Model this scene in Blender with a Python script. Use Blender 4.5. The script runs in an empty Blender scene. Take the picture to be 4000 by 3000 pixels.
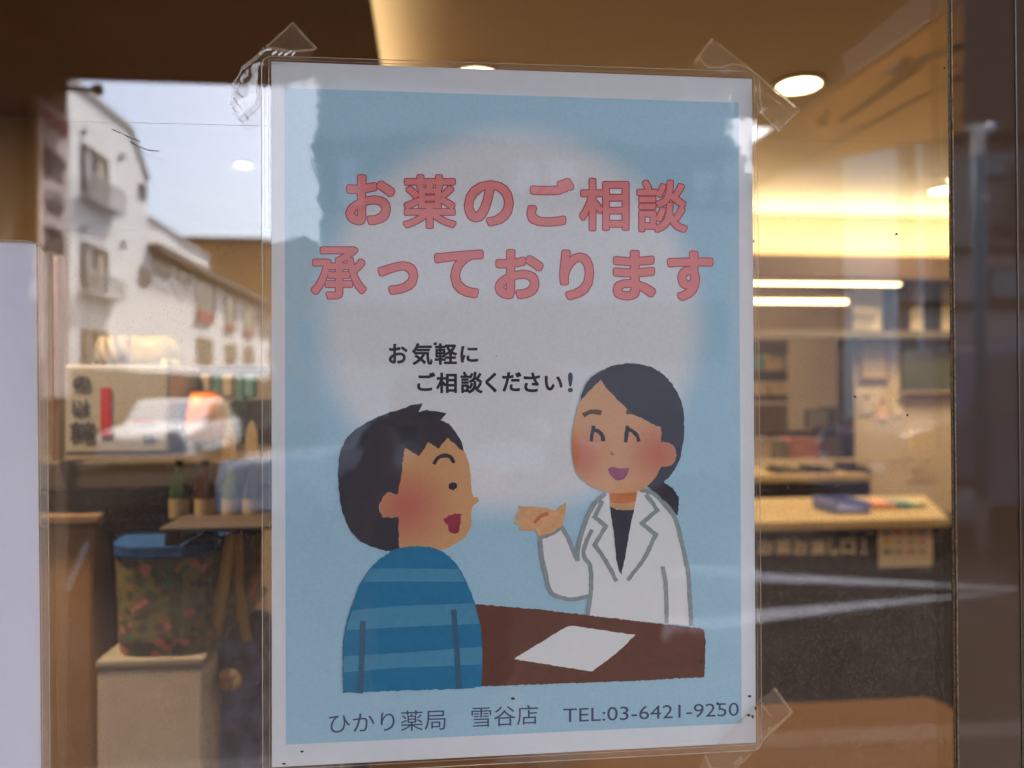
import bpy, bmesh, math, random
from mathutils import Vector, Matrix
from mathutils.geometry import tessellate_polygon
random.seed(7)
C = bpy.context.scene
COL = C.collection
# ------------------------------------------------------------------ camera
F = 3004.0                                   # focal length in pixels of the 4000 px wide photograph
ZB = 1.293                                   # height of the lower edge of the poster's paper
RR = [(0.9952, -0.0041, 0.0978), (-0.0032, -0.99995, -0.0090), (0.0978, 0.0086, -0.9952)]
def p2w(v): return Vector((v[0], -v[2], v[1]))
RIGHT, DOWN, FWD = (p2w(r).normalized() for r in RR)
DOWN = FWD.cross(RIGHT).normalized(); RIGHT = DOWN.cross(FWD).normalized()
CAMP = Vector((0.06909, -0.33175, ZB + 0.15728))
cam_d = bpy.data.cameras.new('camera'); cam = bpy.data.objects.new('camera', cam_d); COL.objects.link(cam)
cam.matrix_world = Matrix((( RIGHT.x, -DOWN.x, -FWD.x, CAMP.x), (RIGHT.y, -DOWN.y, -FWD.y, CAMP.y),
                           (RIGHT.z, -DOWN.z, -FWD.z, CAMP.z), (0, 0, 0, 1)))
cam_d.sensor_width = 36; cam_d.lens = F / 4000 * 36; cam_d.clip_start = 0.02; cam_d.clip_end = 3000
cam_d.dof.use_dof = True; cam_d.dof.focus_distance = 0.334; cam_d.dof.aperture_fstop = 7.6
C.camera = cam
# ------------------------------------------------------------------ world, sun, exposure
SUN_EL, SUN_AZ = math.radians(50), math.radians(157)      # azimuth from +y, towards +x: a hazy sun across the road
w = bpy.data.worlds.new('World'); C.world = w; w.use_nodes = True
nt = w.node_tree; bg = nt.nodes['Background']
sky = nt.nodes.new('ShaderNodeTexSky'); sky.sky_type = 'NISHITA'; sky.sun_disc = False
sky.sun_elevation = SUN_EL; sky.sun_rotation = SUN_AZ
sky.air_density = 1.0; sky.dust_density = 4.0; sky.ozone_density = 1.0
nt.links.new(sky.outputs[0], bg.inputs[0]); bg.inputs[1].default_value = 0.15
sd = bpy.data.lights.new('sun', 'SUN'); so = bpy.data.objects.new('sun', sd); COL.objects.link(so)
sd.energy = 3.8; sd.angle = math.radians(6); sd.color = (1, .98, .95)
sdir = Vector((math.sin(SUN_AZ) * math.cos(SUN_EL), math.cos(SUN_AZ) * math.cos(SUN_EL), math.sin(SUN_EL)))
so.rotation_euler = (-sdir).to_track_quat('-Z', 'Y').to_euler(); so.location = (0, 0, 30)
C.view_settings.view_transform = 'Standard'; C.view_settings.look = 'None'
C.view_settings.exposure = 3.0; C.view_settings.gamma = 1
C.cycles.max_bounces = 10; C.cycles.transparent_max_bounces = 24; C.cycles.glossy_bounces = 4
C.cycles.diffuse_bounces = 4; C.cycles.sample_clamp_indirect = 3.0; C.cycles.caustics_reflective = False
C.cycles.use_denoising = True
# ------------------------------------------------------------------ pixel -> place helpers
def ray(u, v): return (RIGHT * ((u - 2000) / F) + DOWN * ((v - 1500) / F) + FWD)
def at(u, v, y):
    d = ray(u, v); return CAMP + d * ((y - CAMP.y) / d.y)
def mir(u, v, y):                                   # a point of the street, seen in the glass as if at depth y
    p = at(u, v, y); return Vector((p.x, -p.y, p.z))
def mir_x(u, v, x):
    d = ray(u, v); p = CAMP + d * ((x - CAMP.x) / d.x); return Vector((p.x, -p.y, p.z))
def mir_z(u, v, z):
    d = ray(u, v); p = CAMP + d * ((z - CAMP.z) / d.z); return Vector((p.x, -p.y, p.z))
def at_z(u, v, z):
    d = ray(u, v); return CAMP + d * ((z - CAMP.z) / d.z)
# ------------------------------------------------------------------ materials
def lin(c):
    c = c / 255.0
    return c / 12.92 if c <= .04045 else ((c + .055) / 1.055) ** 2.4
def rgb(*c): return tuple(lin(x) for x in c) + (1,)
def mat(name, col, rough=.6, spec=.4, noise=None, metal=0, bump=None, emit=None):
    m = bpy.data.materials.new(name); m.use_nodes = True
    t = m.node_tree; b = t.nodes['Principled BSDF']
    col = tuple(col) + ((1,) if len(col) == 3 else ())
    b.inputs['Base Color'].default_value = col; b.inputs['Roughness'].default_value = rough
    b.inputs['Specular IOR Level'].default_value = spec; b.inputs['Metallic'].default_value = metal
    if noise or bump:
        g = t.nodes.new('ShaderNodeNewGeometry')
    if noise:
        sc, am = noise
        n = t.nodes.new('ShaderNodeTexNoise'); n.inputs['Scale'].default_value = sc; n.inputs['Detail'].default_value = 6
        t.links.new(g.outputs['Position'], n.inputs['Vector'])
        r = t.nodes.new('ShaderNodeMapRange'); r.inputs['From Min'].default_value = .25; r.inputs['From Max'].default_value = .75
        r.inputs['To Min'].default_value = 1 - am; r.inputs['To Max'].default_value = 1 + am
        t.links.new(n.outputs['Fac'], r.inputs['Value'])
        h = t.nodes.new('ShaderNodeHueSaturation'); h.inputs['Color'].default_value = col
        t.links.new(r.outputs[0], h.inputs['Value']); t.links.new(h.outputs[0], b.inputs['Base Color'])
    if bump:
        n2 = t.nodes.new('ShaderNodeTexNoise'); n2.inputs['Scale'].default_value = bump[0]; n2.inputs['Detail'].default_value = 4
        t.links.new(g.outputs['Position'], n2.inputs['Vector'])
        bn = t.nodes.new('ShaderNodeBump'); bn.inputs['Strength'].default_value = bump[1]; bn.inputs['Distance'].default_value = .01
        t.links.new(n2.outputs['Fac'], bn.inputs['Height']); t.links.new(bn.outputs[0], b.inputs['Normal'])
    if emit:
        b.inputs['Emission Color'].default_value = tuple(emit[0]) + (1,); b.inputs['Emission Strength'].default_value = emit[1]
    return m
def math_node(t, op, a=None, b=None, c=None):
    n = t.nodes.new('ShaderNodeMath'); n.operation = op
    for i, x in enumerate((a, b, c)):
        if x is None: continue
        if isinstance(x, (int, float)): n.inputs[i].default_value = x
        else: t.links.new(x, n.inputs[i])
    return n.outputs[0]
def fresnel(t, normal=None, base=.04):
    """view-independent thin-sheet reflectance: base + (1-base)*(1-cos)^5, the same from both sides"""
    lw = t.nodes.new('ShaderNodeLayerWeight'); lw.inputs['Blend'].default_value = .5
    if normal is not None: t.links.new(normal, lw.inputs['Normal'])
    p = math_node(t, 'POWER', lw.outputs['Facing'], 5)
    return math_node(t, 'MULTIPLY_ADD', p, 1 - base, base)
def clear_sheet(name, base, rough=.0, waves=(), haze=0, hazecol=(.8, .8, .8), dust=False, tint=(1, 1, 1)):
    """transparent sheet that mirrors: waves = [(noise scale, tilt)], haze = share of diffuse"""
    m = bpy.data.materials.new(name); m.use_nodes = True; t = m.node_tree
    for n in list(t.nodes): t.nodes.remove(n)
    out = t.nodes.new('ShaderNodeOutputMaterial')
    geo = t.nodes.new('ShaderNodeNewGeometry'); nrm = None
    if waves:
        acc = geo.outputs['Normal']
        for sc, tilt in waves:
            n = t.nodes.new('ShaderNodeTexNoise'); n.inputs['Scale'].default_value = sc; n.inputs['Detail'].default_value = 2
            t.links.new(geo.outputs['Position'], n.inputs['Vector'])
            s = t.nodes.new('ShaderNodeVectorMath'); s.operation = 'SUBTRACT'; s.inputs[1].default_value = (.5, .5, .5)
            t.links.new(n.outputs['Color'], s.inputs[0])
            k = t.nodes.new('ShaderNodeVectorMath'); k.operation = 'SCALE'; k.inputs['Scale'].default_value = tilt * 4
            t.links.new(s.outputs[0], k.inputs[0])
            a = t.nodes.new('ShaderNodeVectorMath'); a.operation = 'ADD'
            t.links.new(acc, a.inputs[0]); t.links.new(k.outputs[0], a.inputs[1]); acc = a.outputs[0]
        nn = t.nodes.new('ShaderNodeVectorMath'); nn.operation = 'NORMALIZE'; t.links.new(acc, nn.inputs[0]); nrm = nn.outputs[0]
    tr = t.nodes.new('ShaderNodeBsdfTransparent'); tr.inputs[0].default_value = tuple(tint) + (1,)
    gl = t.nodes.new('ShaderNodeBsdfGlossy'); gl.inputs['Roughness'].default_value = rough
    if nrm is not None: t.links.new(nrm, gl.inputs['Normal'])
    base_sh = tr.outputs[0]
    if haze or dust:
        df = t.nodes.new('ShaderNodeBsdfDiffuse'); df.inputs[0].default_value = tuple(hazecol) + (1,)
        tl = t.nodes.new('ShaderNodeBsdfTranslucent'); tl.inputs[0].default_value = tuple(hazecol) + (1,)
        dm = t.nodes.new('ShaderNodeMixShader'); dm.inputs[0].default_value = .5
        t.links.new(df.outputs[0], dm.inputs[1]); t.links.new(tl.outputs[0], dm.inputs[2])
        hm = t.nodes.new('ShaderNodeMixShader'); hm.inputs[0].default_value = haze
        if dust:
            n1 = t.nodes.new('ShaderNodeTexVoronoi'); n1.inputs['Scale'].default_value = 1550
            mp = t.nodes.new('ShaderNodeMapping'); mp.inputs['Rotation'].default_value = (0, math.radians(38), 0); mp.inputs['Scale'].default_value = (1.0, .2, .72)
            t.links.new(geo.outputs['Position'], mp.inputs['Vector']); t.links.new(mp.outputs[0], n1.inputs['Vector'])
            n2 = t.nodes.new('ShaderNodeTexNoise'); n2.inputs['Scale'].default_value = 14; n2.inputs['Detail'].default_value = 3
            t.links.new(geo.outputs['Position'], n2.inputs['Vector'])
            sx = t.nodes.new('ShaderNodeSeparateXYZ'); t.links.new(geo.outputs['Position'], sx.inputs[0])
            hz = t.nodes.new('ShaderNodeMapRange'); hz.inputs['From Min'].default_value = ZB + .25; hz.inputs['From Max'].default_value = ZB + .05
            t.links.new(sx.outputs['Z'], hz.inputs['Value'])          # rain splash: more spots lower down the pane
            pr = math_node(t, 'MULTIPLY_ADD', hz.outputs[0], .62, .006)              # share of cells that hold a flake
            pr = math_node(t, 'MULTIPLY', pr, math_node(t, 'MULTIPLY_ADD', n2.outputs['Fac'], 2.4, -.2))
            sc_ = t.nodes.new('ShaderNodeSeparateColor'); t.links.new(n1.outputs['Color'], sc_.inputs[0])
            on = math_node(t, 'LESS_THAN', sc_.outputs[0], pr)
            sz = math_node(t, 'MULTIPLY_ADD', sc_.outputs[1], .35, .25)
            inside = t.nodes.new('ShaderNodeMapRange'); inside.inputs['To Min'].default_value = 1; inside.inputs['To Max'].default_value = 0
            t.links.new(n1.outputs['Distance'], inside.inputs['Value']); t.links.new(sz, inside.inputs['From Min']); t.links.new(math_node(t, 'ADD', sz, .25), inside.inputs['From Max'])
            amt = math_node(t, 'MULTIPLY', math_node(t, 'MULTIPLY_ADD', sc_.outputs[2], .7, .3), DUST_MAX)
            sp = t.nodes.new('ShaderNodeMath'); sp.operation = 'MULTIPLY'; t.links.new(math_node(t, 'MULTIPLY', on, inside.outputs[0]), sp.inputs[0]); t.links.new(amt, sp.inputs[1])
            t.links.new(math_node(t, 'ADD', sp.outputs[0], haze), hm.inputs[0])
        t.links.new(base_sh, hm.inputs[1]); t.links.new(dm.outputs[0], hm.inputs[2]); base_sh = hm.outputs[0]
    mx = t.nodes.new('ShaderNodeMixShader'); t.links.new(fresnel(t, nrm, base), mx.inputs[0])
    t.links.new(base_sh, mx.inputs[1]); t.links.new(gl.outputs[0], mx.inputs[2])
    t.links.new(mx.outputs[0], out.inputs['Surface'])
    return m
DUST_MAX = .12
# ------------------------------------------------------------------ object helpers
def tag(o, label=None, cat=None, group=None, kind=None):
    if label: o['label'] = label
    if cat: o['category'] = cat
    if group: o['group'] = group
    if kind: o['kind'] = kind
    return o
def link(name, me, m, parent=None):
    o = bpy.data.objects.new(name, me); COL.objects.link(o)
    if m is not None:
        for x in (m if isinstance(m, (list, tuple)) else [m]): me.materials.append(x)
    if parent is not None:
        o.parent = parent; o.matrix_parent_inverse = Matrix.Translation(-parent.location)
    return o
def empty(name, label, cat, loc, group=None):
    o = bpy.data.objects.new(name, None); COL.objects.link(o); o.location = loc
    return tag(o, label, cat, group)
def mesh(name, verts, faces):
    me = bpy.data.meshes.new(name); me.from_pydata([tuple(v) for v in verts], [], faces); me.update(); return me
class MB:
    def __init__(s): s.v = []; s.f = []
    def quad(s, a, b, c, d):
        i = len(s.v); s.v += [a, b, c, d]; s.f.append((i, i + 1, i + 2, i + 3)); return s
    def box(s, x0, x1, y0, y1, z0, z1):
        x0, x1 = sorted((x0, x1)); y0, y1 = sorted((y0, y1)); z0, z1 = sorted((z0, z1))
        i = len(s.v)
        s.v += [(x0, y0, z0), (x1, y0, z0), (x1, y1, z0), (x0, y1, z0), (x0, y0, z1), (x1, y0, z1), (x1, y1, z1), (x0, y1, z1)]
        s.f += [tuple(i + k for k in q) for q in ((0, 3, 2, 1), (4, 5, 6, 7), (0, 1, 5, 4), (1, 2, 6, 5), (2, 3, 7, 6), (3, 0, 4, 7))]
        return s
    def prism(s, poly, ext):                        # closed outline (3-D, planar) pushed along ext
        n = len(poly); i = len(s.v); poly = [Vector(p) for p in poly]; e = Vector(ext)
        s.v += poly + [p + e for p in poly]
        for t in tessellate_polygon([poly]): s.f += [tuple(i + k for k in t), tuple(i + n + k for k in reversed(t))]
        s.f += [(i + k, i + (k + 1) % n, i + n + (k + 1) % n, i + n + k) for k in range(n)]
        return s
    def tube(s, pts, r, n=8, closed=False):
        pts = [Vector(p) for p in pts]; rs = r if isinstance(r, (list, tuple)) else [r] * len(pts)
        i = len(s.v)
        for k, p in enumerate(pts):
            if closed: d = pts[(k + 1) % len(pts)] - pts[k - 1]
            else: d = pts[min(k + 1, len(pts) - 1)] - pts[max(k - 1, 0)]
            d.normalize(); a = d.orthogonal() if abs(d.z) > .9 else d.cross(Vector((0, 0, 1)))
            if abs(d.z) > .9: a = d.cross(Vector((0, 1, 0)))
            a.normalize(); b = d.cross(a)
            for j in range(n):
                q = 2 * math.pi * j / n; s.v.append(p + (a * math.cos(q) + b * math.sin(q)) * rs[k])
        L = len(pts)
        for k in range(L if closed else L - 1):
            for j in range(n):
                a0 = i + k * n; b0 = i + ((k + 1) % L) * n
                s.f.append((a0 + j, a0 + (j + 1) % n, b0 + (j + 1) % n, b0 + j))
        if not closed:
            s.f.append(tuple(i + j for j in reversed(range(n)))); s.f.append(tuple(i + (L - 1) * n + j for j in range(n)))
        return s
    def lathe(s, c, prof, n=24, axis='z'):          # prof = [(radius, height)]
        i = len(s.v)
        for r, h in prof:
            for j in range(n):
                q = 2 * math.pi * j / n
                p = (r * math.cos(q), r * math.sin(q), h) if axis == 'z' else ((r * math.cos(q), h, r * math.sin(q)) if axis == 'y' else (h, r * math.cos(q), r * math.sin(q)))
                s.v.append(Vector(c) + Vector(p))
        for k in range(len(prof) - 1):
            for j in range(n): s.f.append((i + k * n + j, i + k * n + (j + 1) % n, i + (k + 1) * n + (j + 1) % n, i + (k + 1) * n + j))
        s.f.append(tuple(i + j for j in reversed(range(n)))); s.f.append(tuple(i + (len(prof) - 1) * n + j for j in range(n)))
        return s
    def build(s, name, m, parent=None, bevel=0, smooth=False):
        me = mesh(name, s.v, s.f); o = link(name, me, m, parent)
        bm = bmesh.new(); bm.from_mesh(me); bmesh.ops.recalc_face_normals(bm, faces=bm.faces); bm.to_mesh(me); bm.free()
        if smooth:
            for p in me.polygons: p.use_smooth = True
        if bevel:
            b = o.modifiers.new('bevel', 'BEVEL'); b.width = bevel; b.segments = 2; b.limit_method = 'ANGLE'
        return o
def glyphs(body, offset=0, spacing=1.0):
    c = bpy.data.curves.new('lettering', 'FONT'); c.body = body; c.offset = offset; c.space_character = spacing; c.resolution_u = 4
    o = bpy.data.objects.new('lettering', c); COL.objects.link(o)
    me = bpy.data.meshes.new_from_object(o.evaluated_get(bpy.context.evaluated_depsgraph_get()))
    vs = [v.co.copy() for v in me.vertices]; fs = [tuple(p.vertices) for p in me.polygons]
    bpy.data.objects.remove(o); bpy.data.curves.remove(c); bpy.data.meshes.remove(me)
    return vs, fs
def letter_quad(mb, body, tl, tr, bl, br, offset=0, ref=None, spacing=1.0):
    """lettering stretched into a quad of 3-D corner points; ref = glyph box of the un-bolded letters"""
    vs, fs = glyphs(body, offset, spacing)
    if not vs: return
    x0, x1 = min(v.x for v in vs), max(v.x for v in vs); y0, y1 = min(v.y for v in vs), max(v.y for v in vs)
    if ref: x0, x1, y0, y1 = ref
    i = len(mb.v)
    for v in vs:
        s = (v.x - x0) / (x1 - x0); t = (v.y - y0) / (y1 - y0)
        mb.v.append((bl.lerp(br, s)).lerp(tl.lerp(tr, s), t))
    mb.f += [tuple(i + k for k in f) for f in fs]
    return x0, x1, y0, y1
def bold_at(mb_, ch, box, y, r, gap):                  # heavier strokes: nine shifted copies, each a hair in front of the last
    u0, v0, u1, v1 = box; u0, v0, u1, v1 = u0 + r, v0 + r, u1 - r, v1 - r; k = 0
    for sx in (-r, 0, r):
        for sy in (-r, 0, r):
            letter_quad(mb_, ch, *[at(u + sx, v + sy, y - k * gap) for u, v in ((u0, v0), (u1, v0), (u0, v1), (u1, v1))]); k += 1
# ------------------------------------------------------------------ setting: ground
M = {}
M['asphalt'] = mat('asphalt', (.022, .018, .016), .95, 0.0, (3, .25))
M['paving'] = mat('paving', (.030, .026, .023), .95, 0.0, (6, .2))
M['kerb'] = mat('kerb_stone', (.05, .046, .042), .95, 0.0, (9, .2))
M['roadpaint'] = mat('road_paint', (.15, .15, .165), .9, .05, (9, .35))
tag(MB().box(-400, 400, -800, 400, -.3, -.12).build('ground', M['asphalt']), kind='structure')
tag(MB().box(-60, 60, -200, -2.8, -.119, -.1).build('road', M['asphalt']), kind='structure')
tag(MB().box(-60, 60, -2.66, 0, -.119, 0).build('pavement', M['paving']), kind='structure')
tag(MB().box(-60, 60, -2.8, -2.66, -.119, .004).build('kerb', M['kerb']), kind='structure')
def road_quad(mb, uv, z=-.096):
    mb.quad(*[mir_z(u, v, z) for u, v in uv])
rm = MB()
road_quad(rm, [(2600, 2215), (2600, 2262), (3980, 2303), (3980, 2297)])
road_quad(rm, [(2600, 2410), (2600, 2475), (3500, 2365), (3980, 2306)])
tag(rm.build('road_marking', M['roadpaint']), kind='structure')
rm = MB()
road_quad(rm, [(330, 2118), (350, 2122), (268, 2316), (248, 2310)], -.095)
tag(rm.build('road_marking', M['roadpaint']), kind='structure')
# ------------------------------------------------------------------ the shop's glass
GX0, GX1 = at(-900, 1500, 0).x, at(3712, 1500, 0).x
glass_m = clear_sheet('window_glass', .09, 0, [(1.6, .0002)], haze=.012, hazecol=(.75, .68, .58), dust=True)
back_m = clear_sheet('window_glass_back', .065, 0)
pane = empty('window_pane', 'large clear shop window pane with dust spots, behind the laminated posters', 'window', ((GX0 + GX1) / 2, 0, .2))
MB().quad((GX0, 0, .2), (GX1, 0, .2), (GX1, 0, 2.395), (GX0, 0, 2.42)).build('glass_front', glass_m, pane)
MB().quad((GX0, .006, .2), (GX1, .006, .2), (GX1, .006, 2.395), (GX0, .006, 2.42)).build('glass_back', back_m, pane)
M['edge'] = mat('film_edge', (.35, .28, .2), .5)
fa, fb, fc = at(-900, 446, 0), at(1250, 497, 0), at(3712, 562, 0)
MB().tube([fa + Vector((0, -.0001, 0)), fb + Vector((0, -.0001, 0)), fc + Vector((0, -.0001, 0))], .00005, 4).build('film_seam', M['edge'], pane)
# dark stile with its bead
M['stile'] = mat('dark_bronze', (.065, .038, .024), .03, 1.0)
M['bead'] = mat('old_sealant', (.12, .085, .05), .6, .4, (900, .9))
st = empty('window_stile', 'glossy dark brown window stile at the edge of the shop pane', 'window frame', (GX1 + .2, 0, 0))
sx0 = at(3722, 1500, 0).x
MB().box(sx0, GX1 + .55, -.0006, .0004, .0, 2.395).build('stile_panel', M['stile'], st)
MB().box(GX1, sx0 - .0003, -.0008, .0002, .0, 2.395).build('sealant_bead', M['bead'], st, .0004)
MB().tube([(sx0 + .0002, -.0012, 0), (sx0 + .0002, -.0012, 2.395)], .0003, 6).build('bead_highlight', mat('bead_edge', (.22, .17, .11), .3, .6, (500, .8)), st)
lx = at(3968, 1000, 0).x
MB().box(lx, lx + .0006, -.0010, -.0006, .0, 2.395).build('panel_joint', mat('joint', (.10, .07, .055), .4), st)
# the shop's own wall around the glass
M['facade'] = mat('facade_brown', (.10, .07, .05), .7, .3, (4, .15))
sf = empty('shop_front', 'dark brown shop front wall around the window pane', 'shop front', (0, .1, 0))
MB().box(-4, 4.5, .0, .12, 2.40, 4.2).box(-4, GX0, .0, .12, 0, 2.399).box(GX1 + .56, 4.5, .0, .12, 0, 2.399).box(GX0 + .001, GX1 + .559, .0, .12, 0, .199).build('wall', M['facade'], sf)
# canopy over the pavement
CZ = 2.41
M['soffit'] = mat('soffit_dark', (.055, .038, .028), .75, .2, (2, .12))
c0, c1 = mir_z(150, 281, CZ), mir_z(2940, 372, CZ)
e = (c1 - c0) / (c1.x - c0.x); CXR = 1.235
cl, cr = c0 + e * (-1.5 - c0.x), c0 + e * (CXR - c0.x)
can = empty('canopy', 'dark brown canopy over the pavement in front of the shop', 'canopy', (0, -1, CZ))
MB().prism([Vector((-1.5, .0, CZ)), Vector((cl.x, cl.y, CZ)), Vector((cr.x, cr.y, CZ)), Vector((CXR, .0, CZ))], (0, 0, .22)).build('soffit', M['soffit'], can)
fas = MB()
for k in range(40):
    a = cl.lerp(cr, k / 40); b = cl.lerp(cr, (k + .96) / 40)
    fas.prism([a + Vector((0, -.02, -.012)), b + Vector((0, -.02, -.012)), b + Vector((0, -.02, .23)), a + Vector((0, -.02, .23))], (0, .018, 0))
fas.build('fascia', M['soffit'], can)
# wing wall on the left with the hanging shop sign
WX = mir(262, 900, -c0.y * .97).x
wy = c0.y * .97
M['wing'] = mat('wing_brown', (.105, .072, .05), .7, .3, (5, .15))
wing = empty('wing_wall', 'brown wing wall beside the shop entrance carrying a vertical sign', 'wall', (WX, -.6, 0))
MB().box(WX - .14, WX, wy, -.01, 0, CZ - .002).build('wall_panel', M['wing'], wing)
pg = mir_x(275, 333, WX + .1)
MB().tube([mir(235, 345, -wy * .98), mir(380, 348, -wy * .98)], .007, 8).lathe(mir(380, 348, -wy * .98), [(.016, -.01), (.016, .01)], 10, 'x').build('iron_peg', mat('iron', (.03, .025, .02), .5, .5), wing)
M['sign'] = mat('sign_board', (.72, .60, .60), .6, .3, (12, .15))
M['signink'] = mat('sign_ink', (.07, .055, .06), .6, .3)
M['signred'] = mat('sign_red', (.55, .10, .12), .6, .3)
sg = empty('vertical_sign', 'tall pale shop sign with a red band and dark characters on the wing wall', 'sign', (WX, wy * .85, 1))
ya, yb = mir_x(146, 800, WX + .03).y, mir_x(272, 800, WX + .03).y
zt = mir_x(200, 408, WX + .03).z; zb_ = mir_x(200, 1560, WX + .03).z
MB().box(WX + .002, WX + .03, ya, yb, zb_, zt).build('board', M['sign'], sg, .004)
lt = MB()
def wallrect(u0, v0, u1, v1, x):                      # quad on a wall facing +x, in the order tl, tr, bl, br as read from in front
    ym0, ym1 = mir_x(u0, (v0 + v1) / 2, x).y, mir_x(u1, (v0 + v1) / 2, x).y
    z1, z0 = mir_x((u0 + u1) / 2, v0, x).z, mir_x((u0 + u1) / 2, v1, x).z
    return Vector((x, ym1, z1)), Vector((x, ym0, z1)), Vector((x, ym1, z0)), Vector((x, ym0, z0))
for ch, v0, v1 in (('雪', 590, 700), ('谷', 745, 835), ('店', 880, 985)):
    letter_quad(lt, ch, *wallrect(172, v0, 255, v1, WX + .033), offset=.02)
lt.build('lettering', M['signink'], sg)
a, b, c_, d_ = wallrect(168, 455, 266, 500, WX + .032)
MB().prism([a, b, d_, c_], (.002, 0, 0)).build('red_band', M['signred'], sg)
# ------------------------------------------------------------------ street: white apartment block on the left of the side street
XW = -8.0
M['white'] = mat('white_render', (.82, .80, .77), .85, .2, (1.2, .05))
M['whitecap'] = mat('render_cap', (.42, .40, .38), .8, .2, (3, .1))
M['winglass'] = mat('window_dark', (.15, .14, .13), .12, .5)
M['winframe'] = mat('window_bronze', (.13, .10, .08), .5, .4)
M['curtain'] = mat('curtain', (.42, .38, .30), .9, .1, (8, .2))
M['rail'] = mat('balcony_rail', (.55, .53, .52), .6, .3)
ap = empty('apartment_building', 'white rendered three storey apartment block with a sloping roof edge', 'building', (XW, -15, 0))
def WP(u, v): return mir_x(u, v, XW)
near = WP(275, 340); k1 = WP(508, 487); k2 = WP(577, 708)
ytop = near.z
poly = [Vector((XW, near.y + 6, -.1)), Vector((XW, near.y + 6, ytop)), Vector((XW, k1.y, (k1.z + ytop) / 2)), Vector((XW, k2.y, k2.z)), Vector((XW, k2.y, -.1))]
MB().prism(poly, (-7, 0, 0)).build('wall', M['white'], ap)
cap = MB()
for p, q in zip(poly[1:3], poly[2:4]):
    cap.prism([p + Vector((.06, 0, .004)), q + Vector((.06, 0, .004)), q + Vector((.06, 0, .14)), p + Vector((.06, 0, .14))], (-7.1, 0, 0))
cap.build('roof', M['whitecap'], ap)
def wall_window(parent, u0, v0, u1, v1, mullions=1, balcony=True, x=XW, curtain=True):
    tl, tr, bl, br = wallrect(u0, v0, u1, v1, x)
    y0, y1, z0, z1 = tl.y, tr.y, bl.z, tl.z
    y0, y1 = sorted((y0, y1)); w_ = y1 - y0; h_ = z1 - z0
    fr = MB(); t_ = min(.07, .1 * w_)
    fr.box(x, x + .06, y0, y1, z1 - t_, z1).box(x, x + .06, y0, y1, z0, z0 + t_)
    fr.box(x, x + .058, y0, y0 + t_, z0 + t_, z1 - t_).box(x, x + .058, y1 - t_, y1, z0 + t_, z1 - t_)
    for i in range(mullions):
        yy = y0 + w_ * (i + 1) / (mullions + 1); fr.box(x, x + .056, yy - t_ / 2, yy + t_ / 2, z0 + t_, z1 - t_)
    f = fr.build('window', M['winframe'], parent)
    MB().box(x + .004, x + .02, y0 + t_, y1 - t_, z0 + t_, z1 - t_).build('pane', M['winglass'], f)
    if curtain: MB().box(x + .021, x + .026, y0 + t_, y0 + w_ * .5 - t_, z0 + t_, z1 - t_).build('curtain', M['curtain'], f)
    if balcony:
        bmb = MB(); bz = z0 - .12 * h_; bt = z0 + .32 * h_
        ya_, yb_ = y0 - .35 * w_, y1 + .1 * w_
        bmb.box(x, x + .28, ya_, yb_, bz - .06, bz)
        n = 12
        for i in range(n + 1):
            yy = ya_ + (yb_ - ya_) * i / n; bmb.box(x + .24, x + .27, yy - .012, yy + .012, bz, bt)
        bmb.box(x + .23, x + .28, ya_, yb_, bt, bt + .04)
        bmb.build('balcony', M['rail'], parent)
for r in ((318, 590, 416, 770, 1, True), (318, 962, 416, 1130, 1, True), (543, 722, 566, 768, 0, False), (545, 1050, 580, 1110, 0, False), (318, 1290, 416, 1420, 1, True)):
    wall_window(ap, *r)
for u, v in ((325, 512), (473, 610), (328, 890), (478, 950)):
    p = WP(u, v); MB().lathe(p, [(.09, 0), (.09, .05), (.05, .09)], 12, 'x').build('vent_cap', M['whitecap'], ap)
# terraced houses further down the street
tr_h = empty('terraced_house', 'white two storey terraced house with a dark eave beyond the apartment block', 'building', (XW, -28, 0))
ye = WP(1052, 1205); zt2 = WP(775, 1078).z; y0_ = k2.y - .02
MB().box(XW, XW - 6, y0_, ye.y, -.1, zt2).build('wall', M['white'], tr_h)
ev = mat('dark_eave', (.16, .12, .10), .8, .2)
MB().box(XW + .35, XW - 6.1, y0_, ye.y - .2, zt2 + .004, zt2 + .24).build('roof', ev, tr_h)
for u0, u1, v_ in ((579, 690, 893), (692, 815, 975)):
    p_, q_ = mir_x(u0, v_, XW - .5), mir_x(u1, v_, XW - .5); zz = mir_x((u0 + u1) / 2, v_, XW - .5).z
    rf_ = MB().box(XW - .5, XW - 5, p_.y - .02, q_.y, zt2 + .245, zz).build('roof_room', M['white'], tr_h)
    MB().box(XW - .45, XW - 5.1, p_.y - .02, q_.y - .05, zz + .003, zz + .14).build('roof_edge', M['whitecap'], rf_)
for r in ((768, 1095, 832, 1255, 1), (880, 1150, 916, 1290, 0), (952, 1195, 992, 1308, 0), (1012, 1225, 1040, 1320, 0), (770, 1322, 826, 1412, 1), (880, 1345, 916, 1412, 0), (952, 1355, 986, 1412, 0), (600, 1020, 660, 1075, 1), (690, 1050, 735, 1100, 0)):
    wall_window(tr_h, *r, False, curtain=False)
M['timber0'] = mat('fence_rail', (.05, .035, .03), .8, .2)
pk = mat('red_bedding', (.42, .16, .15), .9, .1)
for r in ((772, 1215, 826, 1258), (882, 1265, 914, 1290), (954, 1290, 990, 1308)):
    a, b, c_, d_ = wallrect(*r, XW + .08); MB().prism([a, b, d_, c_], (.03, 0, 0)).build('balcony_cloth', pk, tr_h)
bf = empty('board_fence', 'tall dark brown board fence added along the foot of the white houses', 'fence', (XW + .9, -20, 0))  # added to hide the bright foot of the houses from the glass
fb_ = MB(); y_ = -7.0
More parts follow.
